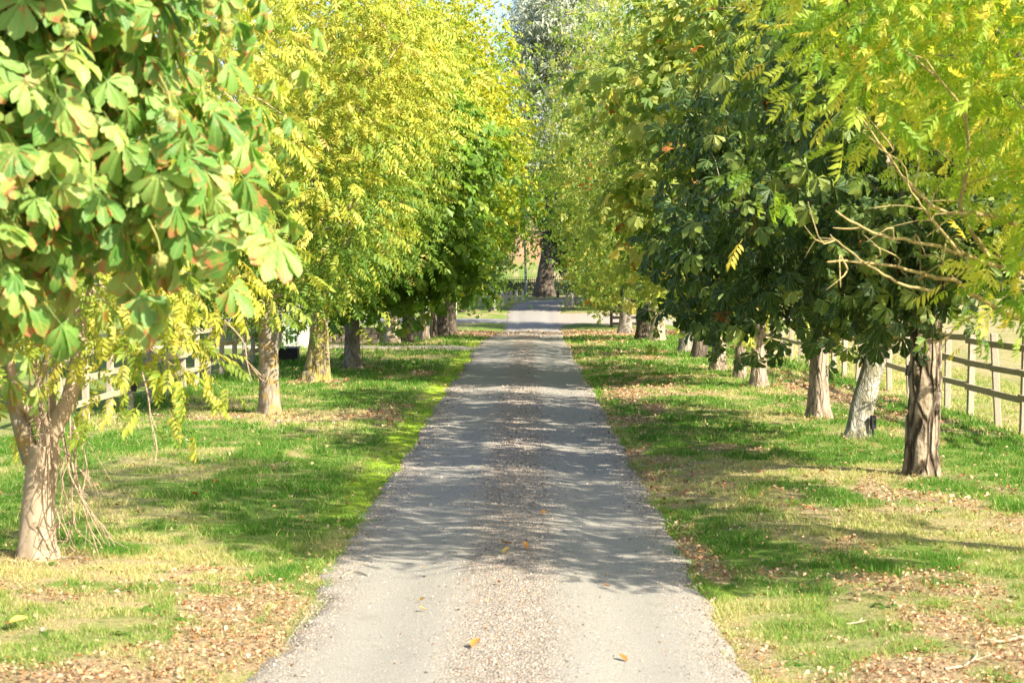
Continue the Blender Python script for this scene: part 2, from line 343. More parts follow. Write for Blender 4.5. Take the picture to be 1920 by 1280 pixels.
def axis(parts): return np.unique(np.concatenate([np.arange(a, b, s) for a, b, s in parts]))
xs = axis(((-600, -40, 40), (-40, -10, 2), (-10, -6.6, .3), (-6.6, 6.9, .09), (6.9, 12, .3), (12, 40, 2), (40, 641, 40)))
ys = axis(((-60, 4, 4), (4, 9, .5), (9, 24, .12), (24, 45, .22), (45, 80, .5), (80, 135, 1), (135, 300, 6), (300, 901, 50)))
X, Y = np.meshgrid(xs, ys); Z = ground_h(X, Y)
off = np.abs(X - road_c(Y)) - road_hw(Y)
Z = np.where((off < .12) & (Y < 108), Z - .035 * sstep(.12, -.05, off), Z)
dry, lit, moss, sand = masks(X, Y)
field = sstep(172, 190, Y + (fbm(X * .05, Y * .05) - .5) * 40)
nx, ny = len(xs), len(ys); i = np.arange(ny - 1)[:, None] * nx; j = np.arange(nx - 1)[None]
Q = np.stack((i + j, i + j + 1, i + j + 1 + nx, i + j + nx), -1).reshape(-1, 4)

t = NT('grass_ground')
p = t.pos(); fine = t.noise(p, 38, 5, .75); mid = t.noise(p, 6, 4, .65); big = t.noise(p, .7, 3)
g = t.mix(t.lin(fine, .3, .7), (.045, .085, .014), (.14, .24, .04)); g = t.mix(t.lin(mid, .35, .7), g, (.20, .25, .06))
g = t.mix(t.math('MULTIPLY', t.lin(big, .45, .7), .35), g, (.26, .24, .09))
a = lambda n: t.attr(n).outputs['Fac']
g = t.mix(t.math('MULTIPLY', a('dry'), t.lin(mid, .15, .6)), g, t.mix(t.lin(fine, .3, .7), (.24, .17, .09), (.50, .40, .23)))
g = t.mix(a('moss'), g, t.mix(t.lin(fine, .3, .75), (.16, .29, .012), (.38, .50, .03)))
g = t.mix(a('litter'), g, t.mix(t.lin(fine, .3, .72), (.17, .12, .07), (.50, .37, .23)))
g = t.mix(a('sand'), g, t.mix(t.lin(fine, .3, .7), (.42, .35, .25), (.58, .50, .38)))
g = t.mix(a('field'), g, t.mix(t.lin(t.noise(p, .9, 5, .7), .35, .65), (.28, .16, .08), (.40, .25, .13)))
M['ground'] = t.done(t.bsdf(g, .95, .1, t.bump(t.math('ADD', fine, mid), .8, .03)))
V = np.stack((X, Y, Z), -1).reshape(-1, 3)
o = link('ground', make_mesh('ground', V, Q, M['ground'], attrs=dict(dry=dry.ravel(), litter=lit.ravel(), moss=moss.ravel(), sand=sand.ravel(), field=field.ravel())))
tag(o, kind='structure')

# the drive: two smooth wheel tracks, a loose strip between them
rows = np.concatenate((np.arange(3, 30, .15), np.arange(30, 60, .35), np.arange(60, 104.5, .7)))
us = np.concatenate(([-1.06], np.linspace(-1, 1, 41), [1.06]))
RC, HW = road_c(rows), road_hw(rows)
U = np.repeat(us[None], len(rows), 0)
eL, eR = edge_n(rows, 1), edge_n(rows, 2)
XX = RC[:, None] + U * HW[:, None] + np.where(U < 0, -eL[:, None], eR[:, None]) * np.abs(U) ** 4
YY = np.repeat(rows[:, None], len(us), 1)
path = curve(np.array(((.62, 104.3, 0), (.95, 107, 0), (1.9, 110.2, 0), (4.2, 112.8, 0), (8, 114.2, 0), (16, 115, 0))), 26)[1:]
tg = nrm(np.gradient(path, axis=0)); nn = np.stack((tg[:, 1], -tg[:, 0]), 1)
XX = np.vstack((XX, path[:, :1] + nn[:, :1] * us[None] * 1.4)); YY = np.vstack((YY, path[:, 1:2] + nn[:, 1:2] * us[None] * 1.4))
U = np.vstack((U, np.repeat(us[None], len(path), 0)))
ZZ = np.where(YY < 104.4, road_h(XX, YY), base_h(YY) + .03) + .008
ZZ[:, (0, -1)] -= .05
n0, n1_ = U.shape; i = np.arange(n0 - 1)[:, None] * n1_; j = np.arange(n1_ - 1)[None]
Qr = np.stack((i + j, i + j + 1, i + j + 1 + n1_, i + j + n1_), -1).reshape(-1, 4)
t = NT('gravel_drive'); p = t.pos()
f1 = t.noise(p, 95, 4, .8); f2 = t.noise(p, 30, 4, .7); f3 = t.noise(t.scaled(p, (1.6, .35, 1)), 1.6, 4, .6)
vo = t.n('ShaderNodeTexVoronoi'); vo.inputs['Scale'].default_value = 55; t.l(p, vo.inputs['Vector'])
sv = t.n('ShaderNodeSeparateColor'); t.l(vo.outputs['Color'], sv.inputs[0])
uu = t.attr('across').outputs['Fac']; au = t.math('ABSOLUTE', uu)
wob = t.math('ADD', au, t.math('MULTIPLY', t.math('SUBTRACT', f3, .5), .28))
sy_ = t.n('ShaderNodeSeparateXYZ'); t.l(p, sy_.inputs[0]); cen = t.math('MULTIPLY', t.math('SUBTRACT', 1.0, t.lin(wob, .14, .36)), t.math('SUBTRACT', 1.0, t.lin(sy_.outputs[1], 62.0, 80.0))); edg = t.math('MULTIPLY', t.lin(wob, .74, 1.0), t.lin(t.noise(p, 1.1, 3), .32, .6))
c = t.mix(t.lin(f1, .36, .64), (.148, .139, .122), (.365, .345, .305)); c = t.mix(t.math('MULTIPLY', t.lin(f3, .35, .7), .45), c, (.26, .248, .226))
st = t.mix(sv.outputs[0], (.14, .13, .12), (.46, .42, .37)); st = t.mix(t.math('MULTIPLY', t.lin(f2, .38, .62), .6), st, (.235, .165, .11))
c = t.mix(t.math('MULTIPLY', t.lin(t.noise(p, 2.6, 5, .7), .56, .72), .45), c, (.19, .175, .15)); c = t.mix(t.math('MULTIPLY', cen, .85), c, st); c = t.mix(t.math('MULTIPLY', edg, .75), c, st)
loose = t.math('MAXIMUM', cen, edg)
hh = t.math('ADD', t.math('MULTIPLY', f1, .35), t.math('MULTIPLY', t.math('MULTIPLY', vo.outputs['Distance'], loose), -1.6))
M['drive'] = t.done(t.bsdf(c, .93, .15, t.bump(hh, .8, .012)))
o = link('driveway', make_mesh('driveway', np.stack((XX, YY, ZZ), -1).reshape(-1, 3), Qr, M['drive'], attrs=dict(across=U.ravel())))
tag(o, kind='structure')

def sheet(name, xr, yfun, nx_, ny_, lift, mat):              # a side track laid on the ground
    xg = np.linspace(*xr, nx_); lo, hi = yfun(xg); tt = np.linspace(0, 1, ny_)
    XG = np.repeat(xg[None], ny_, 0); YG = lo[None] + (hi - lo)[None] * tt[:, None]
    ZG = ground_h(XG, YG) + lift - .06 * ((tt == 0) | (tt == 1))[:, None]
    i = np.arange(ny_ - 1)[:, None] * nx_; j = np.arange(nx_ - 1)[None]
    q = np.stack((i + j, i + j + 1, i + j + 1 + nx_, i + j + nx_), -1).reshape(-1, 4)
    return tag(link(name, make_mesh(name, np.stack((XG, YG, ZG), -1).reshape(-1, 3), q, mat)), kind='structure')
M['track'] = plain('dusty_track', (.25, .21, .17), (.36, .30, .24), 4, .95)
M['greytrack'] = plain('grey_track', (.15, .145, .14), (.24, .23, .22), 4, .95)
sheet('side_track', (1.5, 16), lambda x: (81.5 + np.sin(x) * .6, 96 + np.sin(x * 1.3) * .5), 40, 30, .012, M['track'])
sheet('side_track', (-14, -.86), lambda x: (84 + np.sin(x) * .2, 88.2 + np.sin(x * .9) * .3), 40, 12, .05, M['greytrack'])

# ------------------------------------------------------------------ leaf templates: along +Y, normal +Z
def leaflet(length, width, stations, prof, fold=.25, droop=.25, ang=0.0, pitch=0.0, org=(0, 0, 0)):
    t_ = np.array(stations); w_ = np.array(prof) * width / 2
    V, L = [], []
    for k, (tt, ww) in enumerate(zip(t_, w_)):
        y = tt * length * (1 - .25 * droop * tt); z = -droop * length * tt * tt * .6
        if k in (0, len(t_) - 1): V.append((0, y, z)); L.append((tt, 0))
        else: V += [(-ww, y, z + ww * fold), (0, y, z), (ww, y, z + ww * fold)]; L += [(tt, -1), (tt, 0), (tt, 1)]
    tri = []
    m = len(t_) - 2
    tri += [(0, 2, 1), (0, 3, 2)]
    for k in range(m - 1):
        a_ = 1 + 3 * k; b_ = a_ + 3
        tri += [(a_, a_ + 1, b_ + 1), (a_, b_ + 1, b_), (a_ + 1, a_ + 2, b_ + 2), (a_ + 1, b_ + 2, b_ + 1)]
    a_ = 1 + 3 * (m - 1); e_ = len(V) - 1
    tri += [(a_, a_ + 1, e_), (a_ + 1, a_ + 2, e_)]
    V = np.array(V, float); cp, sp = math.cos(pitch), math.sin(pitch)
    V = np.stack((V[:, 0], V[:, 1] * cp + V[:, 2] * sp, -V[:, 1] * sp + V[:, 2] * cp), 1)
    ca, sa = math.cos(ang), math.sin(ang)
    V = np.stack((V[:, 0] * ca + V[:, 1] * sa, -V[:, 0] * sa + V[:, 1] * ca, V[:, 2]), 1) + np.array(org, float)
    return V, np.array(L, float), np.array(tri)
def merge(ps):
    V, L, T, n = [], [], [], 0
    for v, l, tr in ps: V.append(v); L.append(l); T.append(tr + n); n += len(v)
    return np.concatenate(V), np.concatenate(L), np.concatenate(T)
def stick(p0, p1, r):                                        # thin 3-sided stalk
    P = np.array((p0, (np.array(p0) + p1) / 2, p1), float); v, f = tube(P, (r, r * .8, r * .6), 3, cap=False)
    q = f[0]; return v, np.tile((.02, 0.0), (len(v), 1)), np.vstack((q[:, :3], q[:, (0, 2, 3)]))
CHP = dict(hi=((0, .22, .38, .46, .58, .64, .75, .80, .89, .92, 1), (0, .22, .50, .52, .80, .76, 1.0, .88, .80, .60, 0)), near=((0, .35, .62, .80, .92, 1), (0, .40, .80, 1, .64, 0)), mid=((0, .45, .76, 1), (0, .5, 1, 0)), lo=((0, .68, 1), (0, 1, 0)))
AS = dict(hi=((0, .25, .6, 1), (0, .85, .8, 0)), lo=((0, .42, 1), (0, 1, 0)))
def chestnut(lod, rng, drop=.5, spread=1.0, wide=.43):
    s, pr = CHP[lod]; ps = []
    for an, ln in zip((-98, -62, -30, 0, 30, 62, 98), (.55, .78, .93, 1, .93, .78, .55)):
        an = math.radians(an * spread + rng.normal(0, 7)); L_ = ln * rng.uniform(.88, 1.1)
        ps.append(leaflet(L_, L_ * wide * rng.uniform(.85, 1.1), s, pr, rng.uniform(.1, .45 + .3 * drop), rng.uniform(.1, .6) * drop * 1.6, an, rng.uniform(.1, .85) * drop))
    if lod in ('hi', 'near'): ps.append(stick((0, -.55, .12), (0, 0, 0), .012))
    return merge(ps)
def ashleaf(lod, rng, pairs=5):
    s, pr = AS[lod]; ps = []; cv = rng.uniform(.15, .45)
    pt = lambda q: (0, q * (1 - .15 * cv), -cv * q * q * .7)
    for k in range(pairs):
        q = .28 + .62 * k / (pairs - 1)
        for sd in (-1, 1):
            L_ = .36 * rng.uniform(.8, 1.15) * (1 - .15 * abs(k - pairs / 2) / pairs)
            ps.append(leaflet(L_, L_ * .33, s, pr, rng.uniform(0, .5), rng.uniform(.1, .7), sd * math.radians(rng.uniform(45, 68)), rng.uniform(.1, .6) + cv * q, pt(q)))
    ps.append(leaflet(.36, .12, s, pr, .2, .4, rng.normal(0, .2), cv, pt(.95)))
    if lod == 'hi': ps += [stick(pt(0), pt(.5), .009), stick(pt(.5), pt(1), .007)]
    return merge(ps)
def spray(rng, n=6, wl=.5):
    ps = []
    for k in range(n):
        q = rng.uniform(0, .7); L_ = rng.uniform(.35, .6)
        ps.append(leaflet(L_, L_ * wl, AS['lo'][0], AS['lo'][1], rng.uniform(0, .5), rng.uniform(0, .6), rng.uniform(-1.6, 1.6), rng.uniform(-.3, .9),
                          (rng.normal(0, .16), q, rng.normal(0, .16))))
    return merge(ps)
TPL = {'chestnut_hi': [chestnut('hi', R, R.uniform(.3, 1.2), R.uniform(.55, 1.0), .40) for _ in range(16)], 'chestnut_near': [chestnut('near', R, R.uniform(.3, 1.2), R.uniform(.55, 1.0), .40) for _ in range(14)], 'chestnut_mid': [chestnut('mid', R, .6) for _ in range(8)], 'chestnut_lo': [chestnut('lo', R) for _ in range(6)],
       'ash_hi': [ashleaf('hi', R) for _ in range(8)], 'ash_lo': [ashleaf('lo', R, 4) for _ in range(8)], 'spray': [spray(R) for _ in range(10)], 'willow': [spray(R, 9, .22) for _ in range(8)]}

def frames(axis_, normal_):
    a_ = nrm(axis_); n_ = nrm(normal_ - a_ * (normal_ * a_).sum(1, keepdims=True)); s_ = np.cross(a_, n_)
    return np.stack((s_, a_, n_), -1)                         # columns: side, axis, normal
def scatter(tpls, pos, fr, size, tint):
    """-> V, tris, luv of all copies joined"""
    which = R.integers(0, len(tpls), len(pos)); Vs, Ts, Ls, n = [], [], [], 0
    for k, (tv, tl, tt) in enumerate(tpls):
        m = which == k; c_ = m.sum()
        if not c_: continue
        v = np.einsum('nij,vj->nvi', fr[m] * size[m][:, None, None], tv) + pos[m][:, None]
        l = np.concatenate((np.broadcast_to(tl[None], (c_,) + tl.shape), np.broadcast_to(tint[m][:, None, None], (c_, len(tl), 1))), -1)
        f = tt[None] + (np.arange(c_) * len(tv))[:, None, None] + n
        Vs.append(v.reshape(-1, 3)); Ls.append(l.reshape(-1, 3)); Ts.append(f.reshape(-1, 3)); n += c_ * len(tv)
    return np.concatenate(Vs), np.concatenate(Ts), np.concatenate(Ls)

LEAFMESH = {}
def leaf_variants(kind, matname, lo, hi):
    key = (kind, matname)
    if key not in LEAFMESH:
        ms = []
        for k, (tv, tl, tt) in enumerate(TPL[kind]):
            for q in range(2):
                ti = lo + (hi - lo) * R.random() ** 1.3
                ms.append(make_mesh('leaf', tv, tt, M[matname], np.concatenate((tl, np.full((len(tl), 1), ti)), 1)))
        LEAFMESH[key] = ms
    return LEAFMESH[key]

def frame_px(p):                                             # world -> photo pixels
    d = np.maximum(p[:, 1], .1); return VX + (p[:, 0] - CX) / d * F, VY - (p[:, 2] - CH) / d * F

def sphere_dirs(n): return nrm(R.normal(size=(n, 3)))
def crown(lobes, n_clump, per, sig, zmin, droop, hang=0.0, shell=.5, gaps=.45, upw=.8, sunw=.35, njit=.5, axb=(0, 0, 0)):
    vol = np.array([l[3] * l[4] * l[5] for l in lobes]); vol = vol ** .8; vol /= vol.sum()
    cs, ds = [], []
    ph = R.uniform(0, 50, 3)
    while sum(len(c_) for c_ in cs) < n_clump:
        k = R.choice(len(lobes), n_clump, p=vol); L_ = np.array(lobes)[k]; d_ = sphere_dirs(n_clump)
        r_ = shell + (1 - shell) * R.random(n_clump) ** .7
        lump = .78 + .5 * fbm(d_[:, 0] * 2.2 + ph[0] + k * 3.1, d_[:, 2] * 2.2 + d_[:, 1] * 1.7 + ph[1], 3)
        c_ = L_[:, :3] + d_ * L_[:, 3:] * (r_ * np.clip(lump, .5, 1.15))[:, None]
        g_ = fbm(c_[:, 0] * 1.3 + ph[2], c_[:, 2] * 1.3 + c_[:, 1] * .9, 2)
        ok = (c_[:, 2] > zmin + .35 * (vnoise(c_[:, 0] * 1.7, c_[:, 1] * 1.7) - .5)) & (g_ > gaps * .72 + R.uniform(-.1, .1, n_clump))
        cs.append(c_[ok]); ds.append(d_[ok])
    c_ = np.concatenate(cs)[:n_clump]; d_ = np.concatenate(ds)[:n_clump]
    idx = np.repeat(np.arange(n_clump), per)
    g = R.normal(size=(len(idx), 3)) * sig * np.array((1, 1, .75))
    pos = c_[idx] + g
    pos[:, 2] -= hang * np.linalg.norm(g, axis=1)
    dd = d_[idx] * np.array((1, 1, .5))
    ax = nrm(dd * .55 + nrm(g) * .65 + R.normal(size=g.shape) * .35 + np.array((0, 0, -droop)) + np.array(axb))
    nm = nrm(d_[idx] * .7 + R.normal(size=g.shape) * njit + np.array((0, 0, upw)) + sunw * np.array(to_sun))
    cl_t = R.random(n_clump)[idx]
    return c_, pos, frames(ax, nm), cl_t

def tree(name, label, foot, bark, trunk_pts, trunk_r, lobes, leaf, matname, n_clump, per, sig, size, zmin, droop=.35, parts=0, tint=(.0, 1.0), n_limb=6,
         ridge=None, seg=(14, 24), cat='tree', group=None, limb_r=.45, twigs=40, extra=None, shell=.5, gaps=.45, branch_mat=None, tintpow=1.0, hi=None, forks=None, sens=.5, green_low=0.0, upw=.8, sunw=.35, njit=.5, axb=(0, 0, 0)):
    """trunk > branches > foliage, leaves of the near trees one by one"""
    foot = np.array((foot[0], foot[1], float(ground_h(foot[0], foot[1])) - .03))
    root = thing(name, label, cat, foot, group)
    T = curve(np.array(trunk_pts, float) + foot, seg[1]); s = np.linspace(0, 1, seg[1])
    rad = np.interp(s, np.linspace(0, 1, len(trunk_r)), trunk_r)
    hgt = T[-1, 2] - foot[2]
    rad = rad * (1 + .30 * np.exp(-(T[:, 2] - foot[2]) / (.9 * trunk_r[0] + .02)))
    ph = R.uniform(0, 6.28, 6)
    def rg(th, ss):
        f = 1 + .05 * np.sin(2 * th + ph[0] + ss * .8) + .035 * np.sin(3 * th + ph[1] - ss * 1.3) + .02 * np.sin(5 * th + ph[2] + ss * 2.1)
        f = f + .10 * np.exp(-ss / .18) * np.sin(5 * th + ph[3])
        if ridge: f = f + ridge(th, ss)
        return f
    if not isinstance(ridge, Relief): ridge = ridge or Relief(.05)
    v, f = tube(T, rad, seg[0], rg)
    at_ = None
    if isinstance(ridge, Relief):
        ss_ = np.concatenate(([0], np.cumsum(np.linalg.norm(np.diff(T, axis=0), axis=1))))
        at_ = dict(crack=np.append(ridge.crack(np.linspace(0, 2 * np.pi, seg[0], endpoint=False)[None], ss_[:, None]).ravel(), 0))
    part('trunk', root, v, f, M[bark], attrs=at_)
    cl, pos, fr, clt = crown(lobes, n_clump, per, sig, zmin, droop, droop * .4, shell, gaps, upw, sunw, njit, axb)
    # limbs
    bm_ = M[branch_mat or bark]
    k = R.choice(len(cl), min(len(cl), 40 * n_limb), replace=False)
    tg_ = [cl[k[0]]]
    while len(tg_) < n_limb:                                 # spread targets
        dmin = np.min([np.linalg.norm(cl[k] - q, axis=1) for q in tg_], 0); tg_.append(cl[k[np.argmax(dmin)]])
    limbs = []
    for q, c_ in enumerate(tg_):
        st = T[int(len(T) * R.uniform(.72, .98))] if hgt > 1 else T[-1]
        if forks is not None: st = np.array(forks[q % len(forks)]) + foot
        e_ = st + (c_ - st) * .92
        mid = (st + e_) / 2 + np.array((0, 0, .18 * np.linalg.norm((e_ - st)[:2]))) + R.normal(0, .10, 3)
        q1 = st + (mid - st) * .5 + R.normal(0, .05, 3) + np.array((0, 0, .05))
        limbs.append((curve((st, q1, mid, e_), 12), trunk_r[-1] * limb_r))
    tw = {q: [] for q in range(len(limbs))}
    if twigs:
        for c_ in cl[R.choice(len(cl), min(twigs, len(cl)), replace=False)]:
            best = min(range(len(limbs)), key=lambda q: np.min(np.linalg.norm(limbs[q][0][4:] - c_, axis=1)))
            L_ = limbs[best][0]; a0 = L_[4 + int(np.argmin(np.linalg.norm(L_[4:] - c_, axis=1)))]
            if np.linalg.norm(a0 - c_) > .12: tw[best].append(curve((a0, (a0 + c_) / 2 + R.normal(0, .08, 3) + (0, 0, .06), c_), 5))
    for q, (L_, r_) in enumerate(limbs):
        mb = MB(); mb.add(*tube(L_, np.linspace(r_, max(.008, r_ * .18), 12), 7))
        for c_ in tw[q]: mb.add(*tube(c_, np.linspace(max(.007, r_ * .16), .004, 5), 4))
        part('branch', root, *mb.arrays(), bm_)
    # leaves
    sz = size * np.clip(R.normal(1, .22, len(pos)), .5, 1.45)
    ti = np.clip((R.random(len(pos)) * (1 - sens) + clt * sens), 0, 1)
    ti = tint[0] + (tint[1] - tint[0]) * ti ** tintpow
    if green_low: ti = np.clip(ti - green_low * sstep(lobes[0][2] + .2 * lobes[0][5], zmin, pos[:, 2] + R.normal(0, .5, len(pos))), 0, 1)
    sp = R.random(len(pos)) < .03; ti[sp] = R.uniform(.85, 1, sp.sum())
    rest = np.ones(len(pos), bool)
    if parts:
        u_, v_ = frame_px(pos); inside = (u_ > -60) & (u_ < 1980) & (v_ > -60) & (v_ < 1340)
        ctr = np.array(lobes[0][:3]); outw = ((pos - ctr) / np.array(lobes[0][3:]))
        vis = (-(outw[:, 1]) + .35 * np.linalg.norm(outw, axis=1) - pos[:, 1] * .2) - 100 * (~inside)
        ch = np.argsort(-vis)[:parts]
        ms = leaf_variants(hi or leaf, matname, *tint); inv = np.array(root.location)
        for q in ch:
            o_ = bpy.data.objects.new('leaf', ms[R.integers(len(ms))]); COL.objects.link(o_); o_.parent = root
            m4 = Matrix([[*(fr[q][r] * sz[q]), (pos[q] - inv)[r]] for r in range(3)] + [[0, 0, 0, 1]])
            o_.matrix_local = m4
        rest[ch] = False
    v, f, l = scatter(TPL[leaf], pos[rest], fr[rest], sz[rest], ti[rest])
    o_ = part('foliage', root, v, f, M[matname], luv=l); tag(o_, kind='stuff')
    if extra: extra(root, foot, T, cl)
    return root

def stray_branch(root, px, d0, d1, r0, r1, mat, name='branch', n=22, segs=7, forks=0, sag=.0):
    d_ = np.linspace(d0, d1, len(px)); P = curve([at(a_, b_, c_) for (a_, b_), c_ in zip(px, d_)], n)
    P[2:] += R.normal(0, r0 * .25, P[2:].shape)
    mb = MB(); mb.add(*tube(P, np.linspace(r0, r1, n), segs))
    for k in range(forks):
        i_ = R.integers(n // 3, n - 2); dr = nrm(nrm(P[i_ + 1] - P[i_]) + R.normal(0, .35, 3) + np.array((0, 0, -sag))); L_ = R.uniform(.12, .4)
        q = curve((P[i_], P[i_] + dr * L_ * .5 + R.normal(0, .04, 3), P[i_] + dr * L_ + R.normal(0, .09, 3)), 6)
        mb.add(*tube(q, np.linspace(r1 * 1.3, r1 * .5, 6), 4))
    part(name, root, *mb.arrays(), mat)

# ------------------------------------------------------------------ the trees on the left
def husks(root, foot, T, cl):
    for (px, py, d_) in ((397, 6, 7.2), (425, 52, 7.3), (300, 487, 6.9), (322, 215, 7.0), (132, 60, 6.9)):
        n = 10; th = np.linspace(0, np.pi, n); r_ = .027 * np.sin(th) * (1 + .08 * np.cos(9 * th)) + .0006
        P = np.stack((np.zeros(n), np.zeros(n), -.027 * np.cos(th)), 1) + at(px, py, d_)
        mb = MB(); mb.add(*tube(P, r_, 12, lambda a_, s_: 1 + .09 * np.cos(6 * a_ + s_ * 300))); c_ = at(px, py, d_)
        for dr in sphere_dirs(46): mb.add(*tube(np.array((c_ + dr * .024, c_ + dr * .031, c_ + dr * .037)), (.0035, .002, .0004), 4))
        mb.add(*tube(curve((c_ + (0, 0, .025), c_ + (-.012, .01, .08), c_ + (-.05, .03, .15)), 6), (.003, .003, .003, .0035, .004, .004), 5))
        part('husk', root, *mb.arrays(), M['husk'])
tree('horse_chestnut_tree', 'nearest tree at the left edge, large drooping green leaves with rusty brown edges', (-4.5, 8.1), 'bark_grey',
     ((0, 0, 0), (.05, 0, .7), (0, .05, 1.5)), (.17, .15, .14),
     [(-3.2, 8.1, 3.35, 2.05, 1.5, 1.7), (-1.65, 7.9, 2.8, .5, .6, .34), (-1.12, 7.8, 2.55, .2, .35, .14), (-2.5, 7.8, 2.2, .65, .7, .42), (-2.3, 7.9, 3.2, .75, .8, .6), (-1.9, 7.8, 3.7, .7, .7, .6)], 'chestnut_near', 'chestnut_near', 660, 7, .20, .162, 1.85,
     upw=.5, sunw=.9, njit=.7, axb=(.4, -.1, -.15), hi='chestnut_hi', droop=.75, parts=300, tint=(.1, .95), n_limb=7, extra=husks, twigs=60, gaps=.4, limb_r=.35)

def l1_extra(root, foot, T, cl):
    # forked limbs, one of them a sunlit stub
    mb = MB(); P = curve((foot + (.02, 0, .72), foot + (.12, -.02, .98), foot + (.27, -.03, 1.28), foot + (.33, 0, 1.75), foot + (.30, .1, 2.6)), 16)
    mb.add(*tube(P, np.interp(np.linspace(0, 1, 16), (0, .35, 1), (.09, .068, .042)), 12)); part('branch', root, *mb.arrays(), M['bark_pale'])
    mb = MB(); P = curve((foot + (-.03, 0, .75), foot + (-.12, 0, 1.05), foot + (-.22, .02, 1.5), foot + (-.3, .1, 2.4)), 16)
    mb.add(*tube(P, np.linspace(.08, .045, 16), 12)); part('branch', root, *mb.arrays(), M['bark_lichen'])
    px_sets = [((120, 730), (128, 800), (125, 880), (150, 940), (190, 1020)), ((105, 760), (118, 850), (140, 900), (160, 985), (188, 1030)), ((130, 790), (138, 870), (130, 930), (137, 1000)),
               ((112, 800), (128, 900), (120, 960), (135, 1020)), ((135, 800), (150, 840), (162, 890)), ((125, 845), (140, 910), (165, 960), (205, 1010)), ((95, 690), (75, 760), (70, 840), (55, 905)),
               ((60, 660), (52, 720), (62, 780), (78, 850)), ((70, 650), (66, 730), (80, 770), (95, 870)), ((85, 700), (90, 790), (108, 860), (118, 950)), ((135, 805), (135, 860), (160, 905)),
               ((98, 955), (108, 985), (122, 1010)), ((60, 655), (62, 700), (72, 740), (66, 800), (72, 870))]
    for s_ in px_sets:
        d_ = 13.75 + R.uniform(-.12, .05)
        stray_branch(root, s_, d_, d_ + R.uniform(-.15, .1), .009, .0035, M['twig'], 'twig', 16, 5, 4, .8)
    stray_branch(root, ((262, 690), (275, 745), (280, 790), (290, 830), (287, 880)), 13.4, 13.3, .007, .003, M['twig'], 'twig', 16, 5, 4, .8)
    stray_branch(root, ((420, 600), (455, 640), (462, 680), (470, 715)), 13.4, 13.3, .006, .003, M['twig'], 'twig', 12, 5, 2)
tree('ash_tree', 'pale smooth forked trunk hung with bare dead twigs on the left verge', (-3.56, 13.95), 'bark_pale',
     ((0, 0, 0), (.0, 0, .35), (.03, 0, .66), (.05, 0, .88)), (.128, .118, .115, .125),
     [(-3.5, 14.3, 4.4, 2.05, 2.2, 2.6), (-2.72, 13.6, 1.55, .4, .4, .38), (-2.5, 13.9, 2.4, .7, .8, .6), (-4.0, 14.2, 1.9, .6, .8, .8), (-3.0, 14.0, 1.9, .6, .6, .5)], 'ash_hi', 'ash_yellow', 440, 8, .24, .215, 1.12,
     upw=.5, sunw=.5, njit=.65, droop=.45, parts=300, tint=(.1, .98), seg=(56, 70), ridge=Relief(.028, 6, 3, .2, .85), extra=l1_extra, twigs=70, forks=((.1, 0, 1.0), (-.1, 0, 1.0), (.3, .05, 1.8)), limb_r=.28, gaps=.38)
def crackr(amp, k, tw): return Relief(amp, 3 + k, 1.8, tw)
def l2_extra(root, foot, T, cl):
    stray_branch(root, ((500, 560), (540, 550), (560, 530), (572, 505)), 27.6, 27.0, .016, .006, M['twig'], 'branch', 16, 6, 2)
    stray_branch(root, ((500, 575), (460, 560), (480, 545), (520, 520)), 27.8, 27.0, .018, .006, M['twig'], 'branch', 16, 6, 2)
    stray_branch(root, ((500, 470), (560, 455), (620, 425), (660, 380)), 28, 27, .05, .015, M['bark_lichen'], 'branch', 18, 6, 3)
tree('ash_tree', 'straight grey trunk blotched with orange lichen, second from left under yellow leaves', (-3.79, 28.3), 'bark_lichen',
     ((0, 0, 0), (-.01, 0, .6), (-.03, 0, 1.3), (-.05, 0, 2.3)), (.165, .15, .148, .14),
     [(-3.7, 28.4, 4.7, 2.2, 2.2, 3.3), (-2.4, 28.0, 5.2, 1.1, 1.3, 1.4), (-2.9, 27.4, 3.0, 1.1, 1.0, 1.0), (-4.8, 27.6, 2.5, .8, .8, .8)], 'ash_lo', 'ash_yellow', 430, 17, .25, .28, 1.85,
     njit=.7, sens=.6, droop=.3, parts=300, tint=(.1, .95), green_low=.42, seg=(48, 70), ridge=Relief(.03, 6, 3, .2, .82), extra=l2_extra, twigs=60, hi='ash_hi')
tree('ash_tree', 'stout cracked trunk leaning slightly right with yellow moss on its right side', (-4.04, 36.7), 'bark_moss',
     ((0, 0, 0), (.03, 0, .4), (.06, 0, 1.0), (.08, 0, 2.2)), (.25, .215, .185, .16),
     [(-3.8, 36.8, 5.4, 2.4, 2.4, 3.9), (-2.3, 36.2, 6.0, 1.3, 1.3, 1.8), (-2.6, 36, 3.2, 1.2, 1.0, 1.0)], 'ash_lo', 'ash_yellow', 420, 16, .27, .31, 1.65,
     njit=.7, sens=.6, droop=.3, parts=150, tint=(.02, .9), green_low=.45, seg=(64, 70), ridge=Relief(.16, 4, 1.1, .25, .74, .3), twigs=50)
def l4_extra(root, foot, T, cl):
    v, f = tube(curve((foot + (.22, .05, 0), foot + (.20, .03, .6), foot + (.24, 0, 1.1), foot + (.20, .1, 2.4)), 18), np.linspace(.10, .07, 18), 12, crackr(.1, 3, .4)); part('trunk', root, v, f, M['bark_fissured'])
    stray_branch(root, ((655, 553), (690, 556), (715, 545)), 40.8, 40.3, .02, .01, M['lichen_twig'], 'branch', 12, 6, 2)
